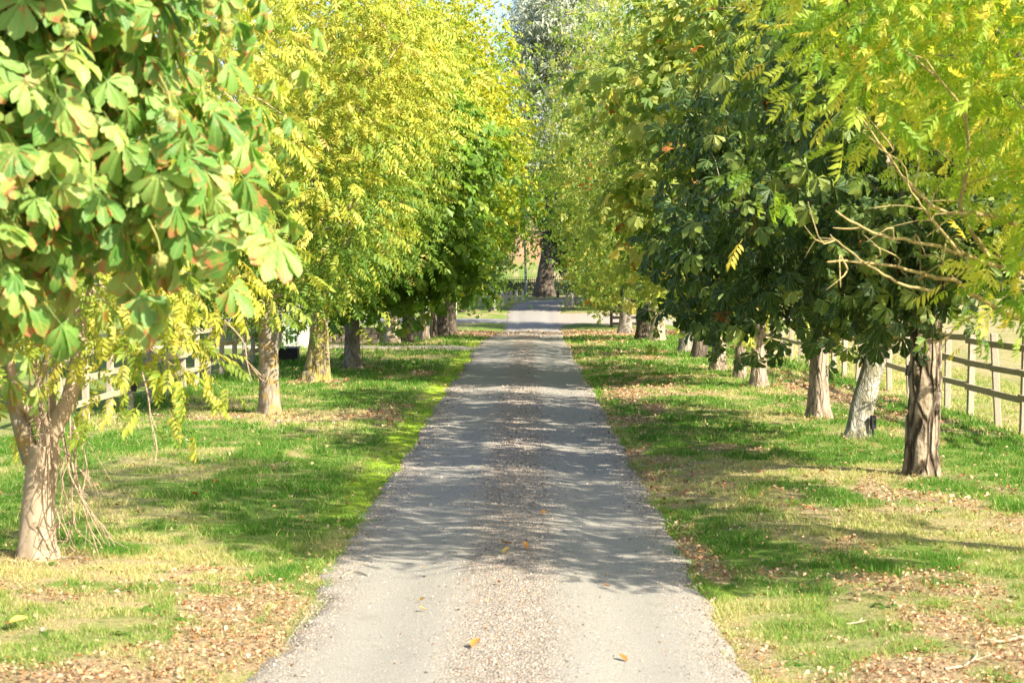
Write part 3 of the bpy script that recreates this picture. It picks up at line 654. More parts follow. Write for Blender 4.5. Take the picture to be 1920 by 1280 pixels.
tree('horse_chestnut_tree', 'twin grey patchy trunks right of the yellow mossed trunk', (-3.79, 41.8), 'bark_grey',
     ((0, 0, 0), (-.02, 0, .6), (-.02, 0, 1.3), (0, 0, 2.4)), (.19, .165, .15, .13),
     [(-3.4, 42, 4.3, 2.5, 2.5, 3.0), (-2.2, 41, 2.6, 1.3, 1.2, 1.1), (-1.9, 41.5, 4.6, 1.2, 1.4, 1.5)], 'chestnut_lo', 'chestnut_green', 620, 8, .32, .26, 1.2,
     droop=.7, parts=200, tint=(0, .9), seg=(40, 50), extra=l4_extra, twigs=50, hi='chestnut_mid')
far_left = [('pale smooth trunk flaring at its foot, beside a dark one on the left', (-3.97, 56.2), 'bark_pale', .22, (-3.1, 56.2, 6.4, 3.0, 3.0, 5.0), 'mixed_left', 0),
            ('dark fissured trunk directly right of a pale one on the left', (-3.55, 57), 'bark_dark', .20, (-3.3, 57.4, 5.6, 2.6, 2.6, 4.4), 'chestnut_green', 0),
            ('pale orange trunk first in the far left cluster', (-3.15, 59), 'bark_rosy', .16, (-2.7, 59.2, 6.6, 2.6, 2.8, 4.8), 'mixed_left', 0),
            ('thin brown trunk between the pale orange and the black one', (-3.0, 61.5), 'bark_fissured', .13, (-3.2, 62, 5.6, 2.4, 2.6, 4.2), 'mixed_left', 0),
            ('broad dark trunk in the far left cluster', (-2.84, 64), 'bark_dark', .26, (-2.4, 64.5, 6.4, 2.9, 3.0, 5.0), 'chestnut_green', 0),
            ('last dark trunk of the left row before the crossing track', (-2.75, 69), 'bark_dark', .24, (-3.0, 69.5, 6.2, 2.6, 3.0, 5.0), 'mixed_left', 0)]
for lb, ft, bk, r_, lo, mt, _ in far_left:
    cx, cy, cz, rx, ry, rz = lo; more = [(-.4, 63.4, 4.5, 1.0, .9, 1.0)] * 2 if ft[1] == 64 else []
    tree('row_tree', lb, ft, bk, ((0, 0, 0), (.02, 0, .7), (.05, 0, 1.6), (.08, 0, 2.8)), (r_, r_ * .85, r_ * .75, r_ * .6),
         [lo, (cx + 1.0, cy - 1.2, cz - 1.0, rx * .55, ry * .6, rz * .4), (cx - .3, cy - 1.0, cz - rz * .55, rx * .7, ry * .6, rz * .33)] + more, 'spray', mt, 420, 8, .42, .36, 1.5 if mt != 'mixed_left' else 1.7,
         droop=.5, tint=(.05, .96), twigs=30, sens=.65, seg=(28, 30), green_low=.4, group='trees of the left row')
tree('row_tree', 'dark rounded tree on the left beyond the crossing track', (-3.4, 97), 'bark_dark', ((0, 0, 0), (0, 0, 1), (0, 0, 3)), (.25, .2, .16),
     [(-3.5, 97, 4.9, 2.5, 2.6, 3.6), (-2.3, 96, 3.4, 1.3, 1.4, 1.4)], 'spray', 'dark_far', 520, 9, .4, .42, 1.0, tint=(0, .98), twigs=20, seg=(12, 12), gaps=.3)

# ------------------------------------------------------------------ the trees on the right
def r0_extra(root, foot, T, cl):
    tr = (2230, 470)
    stray_branch(root, (tr, (1960, 600), (1826, 554), (1793, 527), (1745, 517), (1704, 507), (1623, 493), (1549, 493)), 13.4, 11.6, .022, .006, M['lichen_twig'], 'branch', 34, 8, 6)
    stray_branch(root, (tr, (2000, 530), (1879, 501), (1806, 477), (1745, 460), (1643, 440), (1560, 398)), 13.4, 11.4, .023, .006, M['lichen_twig'], 'branch', 34, 8, 6)
    stray_branch(root, ((1745, 545), (1688, 533), (1640, 505), (1614, 489), (1580, 462), (1553, 440)), 12.0, 11.3, .011, .004, M['lichen_twig'], 'branch', 22, 6, 5)
    stray_branch(root, ((1950, 560), (1822, 594), (1790, 615), (1769, 635), (1745, 641)), 12.6, 12.0, .011, .004, M['lichen_twig'], 'branch', 20, 6, 4)
    stray_branch(root, ((1800, 480), (1760, 430), (1720, 380), (1680, 320)), 12.0, 11.5, .012, .004, M['lichen_twig'], 'branch', 20, 6, 5)
    stray_branch(root, ((1850, 480), (1800, 400), (1810, 300), (1790, 190), (1660, 70)), 12.6, 11.6, .017, .005, M['lichen_twig'], 'branch', 26, 7, 6)
    stray_branch(root, ((1900, 420), (1830, 400), (1760, 395), (1690, 330), (1600, 205)), 12.6, 11.6, .017, .005, M['lichen_twig'], 'branch', 26, 7, 6)
tree('ash_tree', 'nearest tree at the top right, lime and yellow feathery leaves above bare crooked branches', (4.9, 13.6), 'bark_grey',
     ((0, 0, 0), (0, 0, .8), (-.1, 0, 1.7), (-.1, 0, 2.6)), (.18, .16, .15, .13),
     [(4.6, 13.0, 4.4, 2.6, 2.4, 1.9), (4.7, 13.2, 6.7, 2.1, 2.3, 1.5), (4.5, 11.7, 3.2, 1.25, 1.2, .9), (4.5, 11.7, 3.2, 1.25, 1.2, .9), (4.9, 15.6, 3.9, 1.9, 1.5, 1.3), (4.9, 15.6, 3.9, 1.9, 1.5, 1.3), (2.9, 12.2, 3.75, 1.1, .9, .7), (2.9, 12.2, 3.75, 1.1, .9, .7), (2.35, 12.3, 3.9, .85, .8, .75), (2.35, 12.3, 3.9, .85, .8, .75), *[(3.15, 11.8, 2.1, .22, .3, .24)] * 7, *[(1.9, 12.0, 2.9, .3, .4, .25)] * 2], 'ash_hi', 'ash_lime', 820, 13, .19, .185, 1.8,
     upw=.6, sunw=.8, njit=.75, sens=.7, droop=.3, parts=300, tint=(.05, .97), twigs=50, extra=r0_extra, seg=(16, 20), gaps=.40, limb_r=.3)
tw_ridge = Relief(.13, 7, 1.7, .9, .66, .35)
tree('horse_chestnut_tree', 'thick twisted deeply fissured brown trunk nearest on the right verge', (4.28, 19.6), 'bark_fissured',
     ((0, 0, 0), (0, 0, .45), (.02, 0, 1.0), (.03, 0, 1.5), (.06, 0, 2.3)), (.165, .165, .17, .155, .15),
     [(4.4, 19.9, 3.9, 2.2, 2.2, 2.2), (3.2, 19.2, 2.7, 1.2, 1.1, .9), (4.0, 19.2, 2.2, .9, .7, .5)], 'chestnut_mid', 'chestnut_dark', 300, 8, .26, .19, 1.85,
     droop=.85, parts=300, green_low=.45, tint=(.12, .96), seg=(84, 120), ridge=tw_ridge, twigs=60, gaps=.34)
def r2_extra(root, foot, T, cl):
    mb = MB(); mb.box(foot + (.17, -.17, .24), (.07, .06, .17), .3, .01); mb.box(foot + (.17, -.16, .10), (.02, .02, .2)); part('spotlight', root, *mb.arrays(), M['black'], smooth=False)
tree('birch_tree', 'leaning trunk with flaky white and grey bark on the right verge', (4.35, 23.9), 'bark_birch',
     ((0, 0, 0), (.07, 0, .45), (.20, 0, .95), (.34, 0, 1.6), (.44, .05, 2.6)), (.145, .14, .135, .125, .11),
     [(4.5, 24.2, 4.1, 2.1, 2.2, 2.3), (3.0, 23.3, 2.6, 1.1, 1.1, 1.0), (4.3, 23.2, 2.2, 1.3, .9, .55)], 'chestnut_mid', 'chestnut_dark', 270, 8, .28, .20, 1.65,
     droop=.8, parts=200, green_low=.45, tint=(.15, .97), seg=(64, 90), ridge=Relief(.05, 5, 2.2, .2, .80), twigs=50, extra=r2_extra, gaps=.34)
tree('horse_chestnut_tree', 'rough pale brown trunk standing left of the leaning white one', (4.38, 27.3), 'bark_rosy',
     ((0, 0, 0), (0, 0, .5), (.01, 0, 1.2), (0, 0, 2.6)), (.17, .14, .135, .12),
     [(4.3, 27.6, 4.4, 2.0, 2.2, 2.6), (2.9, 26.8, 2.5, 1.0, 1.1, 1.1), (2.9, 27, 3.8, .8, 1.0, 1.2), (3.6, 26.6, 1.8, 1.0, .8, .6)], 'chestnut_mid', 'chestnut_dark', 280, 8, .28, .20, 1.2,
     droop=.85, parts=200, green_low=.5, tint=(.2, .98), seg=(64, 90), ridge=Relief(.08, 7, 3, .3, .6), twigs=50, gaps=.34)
def r4_extra(root, foot, T, cl):
    v, f = tube(curve((foot + (.26, .03, 0), foot + (.25, .02, .6), foot + (.22, 0, 1.2), foot + (.3, .1, 2.5)), 20), np.interp(np.linspace(0, 1, 20), (0, .15, 1), (.17, .13, .1)), 16, crackr(.12, 4, .3)); part('trunk', root, v, f, M['bark_rosy'])
tree('row_tree', 'double trunk of rough pale bark midway along the right row', (4.42, 34.7), 'bark_rosy',
     ((0, 0, 0), (0, 0, .6), (.0, 0, 1.2), (-.05, 0, 2.6)), (.17, .14, .13, .12),
     [(4.2, 34.9, 5.2, 2.6, 2.5, 3.9), (2.9, 34, 3.4, 1.3, 1.2, 1.3), (3.0, 34, 6.4, 1.3, 1.3, 1.5)], 'chestnut_lo', 'mixed_right', 380, 9, .32, .24, 1.25,
     droop=.6, parts=150, tint=(0, 1), seg=(48, 60), ridge=Relief(.08, 7, 3, .3, .6), extra=r4_extra, twigs=50)
right_row = [('slim trunk half hidden by dark leaves just left of the double trunk', (4.4, 37.7), 'bark_rosy', .13, (4.3, 38, 5.0, 2.5, 2.5, 3.7), 'mixed_right', 1.3),
             ('rosy brown trunk left of the slim half hidden one on the right', (4.3, 41), 'bark_rosy', .17, (4.0, 41.2, 5.4, 2.9, 2.6, 4.1), 'mixed_right', 1.25),
             ('short dark red brown trunk behind the rosy trunk on the right', (4.45, 47), 'bark_dark', .2, (4.1, 47.2, 5.4, 3.0, 2.8, 4.2), 'mixed_right', 1.3),
             ('grey trunk of the right row standing in full sun on the grass', (4.4, 50.5), 'bark_grey', .2, (3.8, 50.8, 5.8, 3.0, 2.8, 4.6), 'mixed_right', 1.1),
             ('pale brightly sunlit trunk behind the broad furrowed one on the right', (4.15, 58), 'bark_pale', .23, (3.9, 58.5, 6.4, 3.2, 3.0, 5.2), 'mixed_right', 1.0),
             ('broad furrowed dark brown trunk at the far end of the right verge', (3.85, 60), 'bark_dark', .25, (3.5, 60, 6.6, 3.1, 3.0, 5.4), 'mixed_right', 1.0),
             ('grey brown trunk next to the dark wooden gate on the right', (3.65, 68), 'bark_grey', .25, (3.5, 68, 6.6, 3.0, 3.0, 5.6), 'chestnut_green', 1.1)]
for lb, ft, bk, r_, lo, mt, zm in right_row:
    cx, cy, cz, rx, ry, rz = lo; zm += .25; more = [(1.3, 66.5, 5.0, 1.1, 1.0, 1.1)] if ft[1] > 65 else []
    tree('row_tree', lb, ft, bk, ((0, 0, 0), (.02, 0, .7), (.0, 0, 1.6), (-.05, 0, 2.8)), (r_, r_ * .85, r_ * .75, r_ * .6),
         [lo, (cx - .9, cy - 1.2, cz - .8, rx * .55, ry * .6, rz * .4), (cx, cy - 1.0, cz - rz * .58, rx * .75, ry * .6, rz * .3)] + more, 'spray', mt, 265, 8, .38, .30, zm,
         droop=.55, tint=(0, 1), twigs=40, seg=(28, 30), group='trees of the right row')
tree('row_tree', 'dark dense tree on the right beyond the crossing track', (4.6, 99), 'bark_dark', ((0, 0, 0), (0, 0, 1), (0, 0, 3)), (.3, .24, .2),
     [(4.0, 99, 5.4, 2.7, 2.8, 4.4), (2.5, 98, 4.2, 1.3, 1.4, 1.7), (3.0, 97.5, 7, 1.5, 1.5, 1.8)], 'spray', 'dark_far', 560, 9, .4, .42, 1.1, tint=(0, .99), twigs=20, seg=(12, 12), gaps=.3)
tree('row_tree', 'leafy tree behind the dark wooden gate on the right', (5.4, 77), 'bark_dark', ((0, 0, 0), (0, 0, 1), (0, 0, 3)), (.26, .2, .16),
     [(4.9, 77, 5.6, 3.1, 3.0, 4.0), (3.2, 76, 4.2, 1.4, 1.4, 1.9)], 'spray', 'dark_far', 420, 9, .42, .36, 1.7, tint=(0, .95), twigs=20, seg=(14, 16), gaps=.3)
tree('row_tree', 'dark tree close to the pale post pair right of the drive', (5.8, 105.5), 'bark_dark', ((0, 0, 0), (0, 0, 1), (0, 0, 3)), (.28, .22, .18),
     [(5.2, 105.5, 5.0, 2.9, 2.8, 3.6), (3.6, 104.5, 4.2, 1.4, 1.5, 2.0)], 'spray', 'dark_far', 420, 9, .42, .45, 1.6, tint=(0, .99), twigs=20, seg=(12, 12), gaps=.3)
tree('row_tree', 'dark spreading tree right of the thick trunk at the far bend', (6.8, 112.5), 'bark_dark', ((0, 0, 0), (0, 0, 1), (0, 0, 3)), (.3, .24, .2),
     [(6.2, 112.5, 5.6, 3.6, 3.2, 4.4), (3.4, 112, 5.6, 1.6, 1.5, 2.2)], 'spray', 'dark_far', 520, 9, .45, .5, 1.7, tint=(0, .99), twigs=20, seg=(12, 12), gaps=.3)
tree('shrub', 'pale green low shrub at the right corner of the crossing', (4.2, 80), 'bark_dark', ((0, 0, 0), (0, 0, .4), (0, 0, .9)), (.08, .07, .05),
     [(4.0, 79.5, 2.2, 1.5, 1.3, 1.4), (3.4, 79, 1.4, .9, .8, .7)], 'spray', 'mixed_right', 240, 8, .26, .28, .75, tint=(.3, .98), twigs=10, seg=(8, 8), cat='shrub', gaps=.3)
tree('willow_tree', 'tall tree with silvery crown and thick dark trunk at the end of the drive', (1.15, 121), 'bark_dark', ((0, 0, 0), (.1, 0, 1.5), (.45, 0, 4), (.9, 0, 7.5)), (.62, .5, .44, .36),
     [(3.2, 124, 15, 4.9, 4.5, 8.8), (2.0, 122, 18, 3.0, 3.0, 5), (4, 122, 9, 3.6, 3.5, 3.5)], 'willow', 'silver', 900, 9, .6, .8, 5.5, tint=(0, 1), droop=.4, twigs=60, seg=(32, 50), ridge=Relief(.07, 8, 1.2, .1, .7), gaps=.36, shell=.4)
k = 0
for x_, y_, h_, lb in ((-5, 250, 14, 'left one of the leafy trees on the rise beyond the ploughed field'), (3.5, 262, 13, 'middle tree on the rise beyond the ploughed field'), (12, 248, 13, 'right one of the trees on the rise beyond the ploughed field'), (-24, 140, 11, 'bushy tree across the left paddock'), (26, 140, 11, 'bushy tree across the right paddock')):
    zb = float(base_h(y_))
    tree('field_tree', lb, (x_, y_), 'bark_dark', ((0, 0, 0), (0, 0, 1.5), (0, 0, h_ * .4)), (.3, .25, .2),
         [(x_, y_, zb + h_ * .55, h_ * .42, h_ * .4, h_ * .45), (x_ + 2, y_ - 1, zb + h_ * .4, h_ * .3, h_ * .3, h_ * .3)], 'spray', 'wood_far', 300, 7, .8, 1.0, zb + 1.0, tint=(0, 1), twigs=0, n_limb=3, seg=(8, 8),
         group='trees far beyond the field' if y_ > 200 else 'trees across the paddocks')

# ------------------------------------------------------------------ fences, posts and small things
def fence(name, label, x0, y0, x1, y1, step, rails, top, side):
    n = int(round(math.hypot(x1 - x0, y1 - y0) / step)); root = thing(name, label, 'fence', (x0, y0, float(ground_h(x0, y0))))
    P = np.array([(x0 + (x1 - x0) * k / n + R.normal(0, .015), y0 + (y1 - y0) * k / n) for k in range(n + 1)])
    G = base_h(P[:, 1]) + .05; base, fb = box_geo((.09, .09, top + .25), .008)
    pm = make_mesh('post', base, fb, M['post'], smooth=False); inv = np.array(root.location)
    for k in range(n + 1):
        o_ = link('post', pm, root, tuple(np.array((P[k, 0], P[k, 1], G[k] + (top + .25) / 2 - .25 + R.normal(0, .012))) - inv)); o_.rotation_euler = (R.normal(0, .028), R.normal(0, .028), R.normal(0, .08))
    for k in range(n):
        for h_ in rails:
            a_ = np.array((P[k, 0] + side * .07, P[k, 1], G[k] + h_ + R.normal(0, .012))); b_ = np.array((P[k + 1, 0] + side * .07, P[k + 1, 1], G[k + 1] + h_ + R.normal(0, .012)))
            v, f = box_geo((.038, float(np.linalg.norm(b_ - a_)) - .004, .085)); v = v.copy()
            v[:, 2] += R.normal(0, .003, 8)
            o_ = link('rail', make_mesh('rail', v, f, M['fence'], smooth=False), root, tuple((a_ + b_) / 2 - inv))
            dv = b_ - a_; o_.rotation_euler = (math.atan2(dv[2], dv[1]), 0, -math.atan2(dv[0], dv[1]))
    return root
fence('post_and_rail_fence', 'weathered three rail wooden fence along the bright paddock on the right', 6.70, 21.6, 6.38, 74, 1.5, (.47, .81, 1.15), 1.27, -1)
fence('post_and_rail_fence', 'shaded wooden rail fence with closely set posts behind the left verge', -6.05, 24.5, -6.15, 47, 1.5, (.35, .68, 1.02), 1.16, 1)

def gate_root():
    root = thing('metal_gate', 'pale metal barred field gate beside the white pillar', 'gate', (-6.2, 48.2, float(ground_h(-6.2, 48.2))))
    g0 = np.array(root.location)
    for h_ in (.2, .42, .64, .86, 1.1):
        v, f = tube(np.array([(-6.2, y_, g0[2] + h_) for y_ in np.linspace(48.2, 51.4, 4)]), .022, 8); part('bar', root, v, f, M['gate'])
    for y_ in (48.2, 49.26, 50.33, 51.4):
        v, f = tube(np.array([(-6.2, y_, g0[2] + z_) for z_ in (.12, .5, 1.13)]), .023, 8); part('upright', root, v, f, M['gate'])
gate_root()
def simple(name, label, cat, loc, size, mat, bev=.02, group=None, top=None, rz=0.0):
    z0 = float(ground_h(loc[0], loc[1])); root = thing(name, label, cat, (loc[0], loc[1], z0), group, rz)
    v, f = box_geo((size[0], size[1], size[2] + .1), bev); v[:, 2] += size[2] / 2 - .05
    link('shaft', make_mesh('shaft', v, f, M[mat], smooth=False), root)
    if top:
        v, f = box_geo(top[0], .012); v[:, 2] += size[2] + top[0][2] / 2 + .003
        link(top[1], make_mesh(top[1], v, f, M[top[2]], smooth=False), root)
    return root
simple('gate_pillar', 'white rendered square pillar at the end of the pale metal gate', 'pillar', (-6.15, 52), (.32, .32, 1.15), 'white', .02, None, ((.4, .4, .07), 'cap', 'stone'))
simple('gate_post', 'pinkish wooden post on the near side of the pale metal gate', 'post', (-6.2, 47.8), (.2, .2, 1.2), 'stone', .015, None, ((.16, .16, .03), 'cap', 'stone'))
simple('stone_pillar', 'short pale stone pillar with dark slot on the grass past the crossing track', 'pillar', (-3.62, 93.5), (.36, .3, .62), 'stone', .02, None, ((.40, .34, .05), 'cap', 'stone'))
# black trough under the hedge on the left
root = thing('trough', 'black plastic trough with grey lid at the foot of the left fence', 'trough', (-5.72, 45.4, float(ground_h(-5.72, 45.4))))
g0 = np.array(root.location)
mb = MB()
for sx, sy, szx, szy in ((0, -.2, .52, .02), (0, .2, .52, .02), (-.25, 0, .02, .38), (.25, 0, .02, .38)): mb.box(g0 + (sx, sy, .17), (szx, szy, .26))
mb.box(g0 + (0, 0, .05), (.48, .36, .02)); part('body', root, *mb.arrays(), M['black'], smooth=False)
mb = MB(); mb.box(g0 + (0, 0, .325), (.56, .46, .035), 0, .008); part('lid', root, *mb.arrays(), M['lid'], smooth=False)
for sx in (-.2, .2):
    mb = MB(); mb.box(g0 + (sx, 0, .02), (.05, .36, .05)); part('foot', root, *mb.arrays(), M['black'], smooth=False)
# low mossy wall with courses of stones and railing
root = thing('stone_wall', 'low mossy stone wall with iron rails behind the left trees', 'wall', (-5.4, 55.2, float(ground_h(-5.4, 55.2)))); g0 = np.array(root.location)
mb = MB(); mb.box(g0 + (0, .04, .22), (2.3, .22, .50)); part('core', root, *mb.arrays(), M['bark_dark'], smooth=False)
sm = [make_mesh('stone', box_geo((w_, .07, .135), .02)[0] * np.array((1, 1, 1)), box_geo((w_, .07, .135), .02)[1], M['wall'], smooth=False) for w_ in (.18, .24, .30)]
for r_ in range(3):
    x_ = -1.13 + .06 * r_
    while x_ < 1.0:
        q = R.integers(3); w_ = (.18, .24, .30)[q]; o_ = link('stone', sm[q], root, (x_ + w_ / 2, -.10 + R.normal(0, .008), .075 + r_ * .148)); x_ += w_ + .015
for k in range(12):
    v, f = tube(np.array([(-6.4 + .18 * k, 55.25, g0[2] + z_) for z_ in (.45, .8, 1.15)]), .011, 6); part('rail_upright', root, v, f, M['iron'])
for z_ in (.62, 1.08):
    v, f = tube(np.array([(x_, 55.25, g0[2] + z_) for x_ in (-6.5, -5.4, -4.3)]), .014, 6); part('rail', root, v, f, M['iron'])
# small black boxes on the fences
for lab, (x_, y_, z_) in (('small black box fixed to a rail behind the twisted trunk', (6.50, 31.2, .50)), ('small black box on a left fence post near the lichened trunk', (-6.0, 36.2, .45)), ('small black box on the nearest left fence posts', (-5.95, 28.7, .42))):
    root = thing('fence_box', lab, 'box', (x_, y_, float(ground_h(x_, y_)) + z_)); g0 = np.array(root.location)
    mb = MB(); mb.box(g0, (.11, .07, .18), .2, .012, .2); part('body', root, *mb.arrays(), M['black'], smooth=False)
    mb = MB(); mb.box(g0 + (0, 0, .12), (.02, .02, .07), .2); part('clip', root, *mb.arrays(), M['pole'], smooth=False)
# blue trough in the paddock
root = thing('water_trough', 'dark blue trough with pale rim in the paddock behind the right fence', 'trough', (10.3, 58, float(ground_h(10.3, 58)))); g0 = np.array(root.location)
mb = MB()
for sx, sy, szx, szy in ((0, -.3, 1.3, .04), (0, .3, 1.3, .04), (-.63, 0, .04, .56), (.63, 0, .04, .56)): mb.box(g0 + (sx, sy, .35), (szx, szy, .5))
mb.box(g0 + (0, 0, .12), (1.22, .56, .04)); part('tub', root, *mb.arrays(), M['blue'], smooth=False)
mb = MB()
for sx, sy, szx, szy in ((0, -.31, 1.42, .09), (0, .31, 1.42, .09), (-.665, 0, .09, .52), (.665, 0, .09, .52)): mb.box(g0 + (sx, sy, .63), (szx, szy, .05))
part('rim', root, *mb.arrays(), M['pole'], smooth=False)
for sx in (-.5, .5):
    mb = MB(); mb.box(g0 + (sx, 0, .04), (.08, .5, .12)); part('foot', root, *mb.arrays(), M['black'], smooth=False)
# open wooden gate on the right
root = thing('wooden_gate', 'dark open wooden gate against the far right trunks', 'gate', (3.62, 78.2, float(ground_h(3.62, 78.2)))); g0 = np.array(root.location)
for x_ in (0, 1.1):
    mb = MB(); mb.box(g0 + (x_, 0, .55), (.12, .1, 1.25), 0, .01); part('stile', root, *mb.arrays(), M['gatewood'], smooth=False)
for h_ in (.15, .4, .65, .9, 1.1):
    mb = MB(); mb.box(g0 + (.55, .0, h_), (.97, .04, .11)); part('bar', root, *mb.arrays(), M['gatewood'], smooth=False)
# wooden bollards along the far bend
spots = [('first silvered wooden post left of the drive, nearest of its line', 928, 582, 99, .78), ('second silvered post in the line left of the drive, close behind the first', 933.5, 579, 101, .76),
         ('third silvered post in the line left of the drive', 938.5, 575, 103.5, .74), ('fourth silvered post in the line left of the drive, close to the third', 943, 572, 105.4, .72),
         ('fifth silvered post left of the drive', 950, 569, 107.5, .68), ('sixth silvered post left of the drive, brightly lit', 958, 567, 109, .66),
         ('seventh silvered post left of the drive, next to the shaded last one', 968, 564, 110.6, .62), ('last shaded post of the left line, beside the grey pole', 980, 562, 112, .58),
         ('front pale post of the pair right of the drive', 1063, 577, 101.5, .80), ('second post of the pair right of the drive, darker', 1072, 575, 103, .78), ('rearmost white topped post right of the drive', 1080, 568, 107.5, .60),
         ('short dark post left at the foot of the thick trunk', 1008, 556, 117.2, .42), ('short dark post in the middle before the thick trunk', 1021, 556, 117.4, .40), ('short dark post right of the thick trunk', 1046, 557, 117.0, .42)]
for lb, px, py, d_, h_ in spots:
    x_ = at(px, py, d_)[0]; simple('wooden_bollard', lb, 'post', (x_, d_), (.15, .15, h_), 'bollard' if 'dark post' not in lb else 'gatewood', .02, 'posts along the far bend', ((.12, .12, .02), 'post_top', 'post'), R.uniform(-.2, .2))
simple('bollard_light', 'small dark bollard on the grass left of the wooden posts', 'bollard', (at(918, 0, 97.5)[0], 97.5), (.13, .13, .34), 'black', .02, None, ((.15, .15, .05), 'cap', 'iron'))
root = thing('pole', 'tall slim grey metal pole at the left of the far bend', 'pole', (at(987, 0, 112.6)[0], 112.6, float(ground_h(0, 112.6)))); g0 = np.array(root.location)
v, f = tube(np.array([g0 + (-.028 * z_, 0, z_ - .1) for z_ in (0, .9, 1.0, 1.1, 3, 5.4)]), (.10, .095, .092, .075, .065, .055), 12); part('shaft', root, v, f, M['pole'])
v, f = tube(np.array([g0 + (-.152, 0, 5.3), g0 + (-.152, -.3, 5.5), g0 + (-.152, -.7, 5.55)]), (.035, .03, .03), 8); part('arm', root, v, f, M['pole'])
mb = MB(); mb.box(g0 + (-.152, -.9, 5.53), (.2, .5, .1), 0, .02); part('lamp_head', root, *mb.arrays(), M['lid'], smooth=False)
# low dark hedge added behind the railing, also standing in for shaded grass
root = thing('hedge', 'low dark green hedge standing in for shaded grass behind the iron railing', 'hedge', (1.2, 128, float(ground_h(1.2, 128)))); g0 = np.array(root.location)
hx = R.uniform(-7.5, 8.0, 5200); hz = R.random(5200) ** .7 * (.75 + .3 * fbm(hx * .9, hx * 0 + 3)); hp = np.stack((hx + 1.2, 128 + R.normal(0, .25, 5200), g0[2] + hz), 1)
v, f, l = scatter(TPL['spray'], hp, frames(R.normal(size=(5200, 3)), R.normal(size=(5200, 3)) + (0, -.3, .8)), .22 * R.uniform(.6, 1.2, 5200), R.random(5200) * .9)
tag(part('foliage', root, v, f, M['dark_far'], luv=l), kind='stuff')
for k in range(16):
    v, f = tube(curve((g0 + (-7.3 + k, 0, -.05), g0 + (-7.25 + k, .03, .3), g0 + (-7.2 + k, 0, .6)), 5), np.linspace(.03, .012, 5), 5); part('stem', root, v, f, M['bark_dark'])
# iron railing
root = thing('iron_railing', 'black iron railing of upright pales behind the thick trunk', 'railing', (0, 126, float(ground_h(0, 126)))); g0 = np.array(root.location)
v, f = tube(np.array(((0, 0, -.05), (0, 0, .6), (0, 0, 1.16), (0, 0, 1.2), (0, 0, 1.32))), (.018, .018, .018, .026, .003), 6); pm = make_mesh('pale', v, f, M['iron'])
for k in range(120): link('pale', pm, root, (-6.6 + k * .13, 0, 0))
for z_ in (.12, 1.05):
    mb = MB(); mb.box(g0 + (1.15, 0.0, z_), (15.8, .05, .05)); part('rail', root, *mb.arrays(), M['iron'], smooth=False)
for x_ in (-6.75, -2.9, 1.6, 5.2, 9.1):
    mb = MB(); mb.box(g0 + (x_, .06, .65), (.07, .07, 1.45), 0, .01); part('post', root, *mb.arrays(), M['iron'], smooth=False)

# ------------------------------------------------------------------ grass, leaf litter, gravel
def in_view(x, y, m=.25): u_ = VX + (x - CX) / y * F; return (u_ > -F * m / y * 1.0 - 30) & (u_ < 1950 + F * m / y)
def grass_zone(y0, y1, dens, hgt, wid, cap):
    xm0 = CX + (0 - VX) / F * y1 - .3; xm1 = CX + (1920 - VX) / F * y1 + .3
    xm0, xm1 = max(xm0, -6.6), min(xm1, 9.5)
    n = int((y1 - y0) * (xm1 - xm0) * dens); x = R.uniform(xm0, xm1, n); y = R.uniform(y0, y1, n)
    off = np.abs(x - road_c(y)) - road_hw(y); dry, lit, moss, sand = masks(x, y)
    tuft = fbm(x * 5 + 3, y * 5, 2)
    ok = in_view(x, y) & (off > .05 - .28 * R.random(n) ** 2 * fbm(x * 3 + 5, y * 3, 2)) & (R.random(n) > lit * .86) & (R.random(n) > sand * .95) & (R.random(n) < .45 + tuft * .9)
    x, y, off, dry, lit, moss, tuft = (q[ok] for q in (x, y, off, dry, lit, moss, tuft)); n = len(x)
    fence_l = sstep(.5, .1, np.minimum(np.abs(x - 6.55), np.abs(x + 6.1)))
    foot_ = np.max([blob(x, y, fx, fy, .34, .34) for fx, fy in TREE_FEET], 0)
    h_ = hgt * R.uniform(.5, 1.25, n) * (.35 + 1.3 * sstep(.25, .8, tuft)) * (1 + 1.3 * foot_ * R.random(n)) * (1 + .35 * sstep(.56, .72, fbm(x * 1.3 + 60, y * 1.3, 3))) * (1 - .45 * moss) * (1 - .3 * dry) * (1 + .8 * fence_l * R.random(n)); z = ground_h(x, y) - .006
    th = R.uniform(0, 6.283, n); lean = R.normal(0, .55, (n, 2)) * h_[:, None]
    wx, wy = np.cos(th) * wid / 2, np.sin(th) * wid / 2
    b = np.stack((x, y, z), 1)
    V = np.stack((b - np.stack((wx, wy, 0 * wx), 1), b + np.stack((wx, wy, 0 * wx), 1), b + np.stack((lean[:, 0], lean[:, 1], h_), 1)), 1)
    ti = np.clip(.30 + .32 * (R.random(n) - .5) + .55 * dry * (.5 + R.random(n)) - .05 * tuft + .18 * moss, 0, 1)
    ti[R.random(n) < .05 + .10 * dry] = .9
    luv = np.zeros((n, 3, 3)); luv[:, :, 0] = (0, 0, 1); luv[:, :, 2] = ti[:, None]
    return V.reshape(-1, 3), np.arange(3 * n).reshape(-1, 3), luv.reshape(-1, 3)
for a_ in ((9.2, 15, 4600, .043, .0065, 0), (15, 24, 2000, .047, .010, 0), (24, 40, 640, .05, .018, 0), (40, 64, 170, .06, .035, 0)):
    v, f, l = grass_zone(*a_); o = link('grass', make_mesh('grass', v, f, M['grass'], l)); tag(o, kind='stuff')

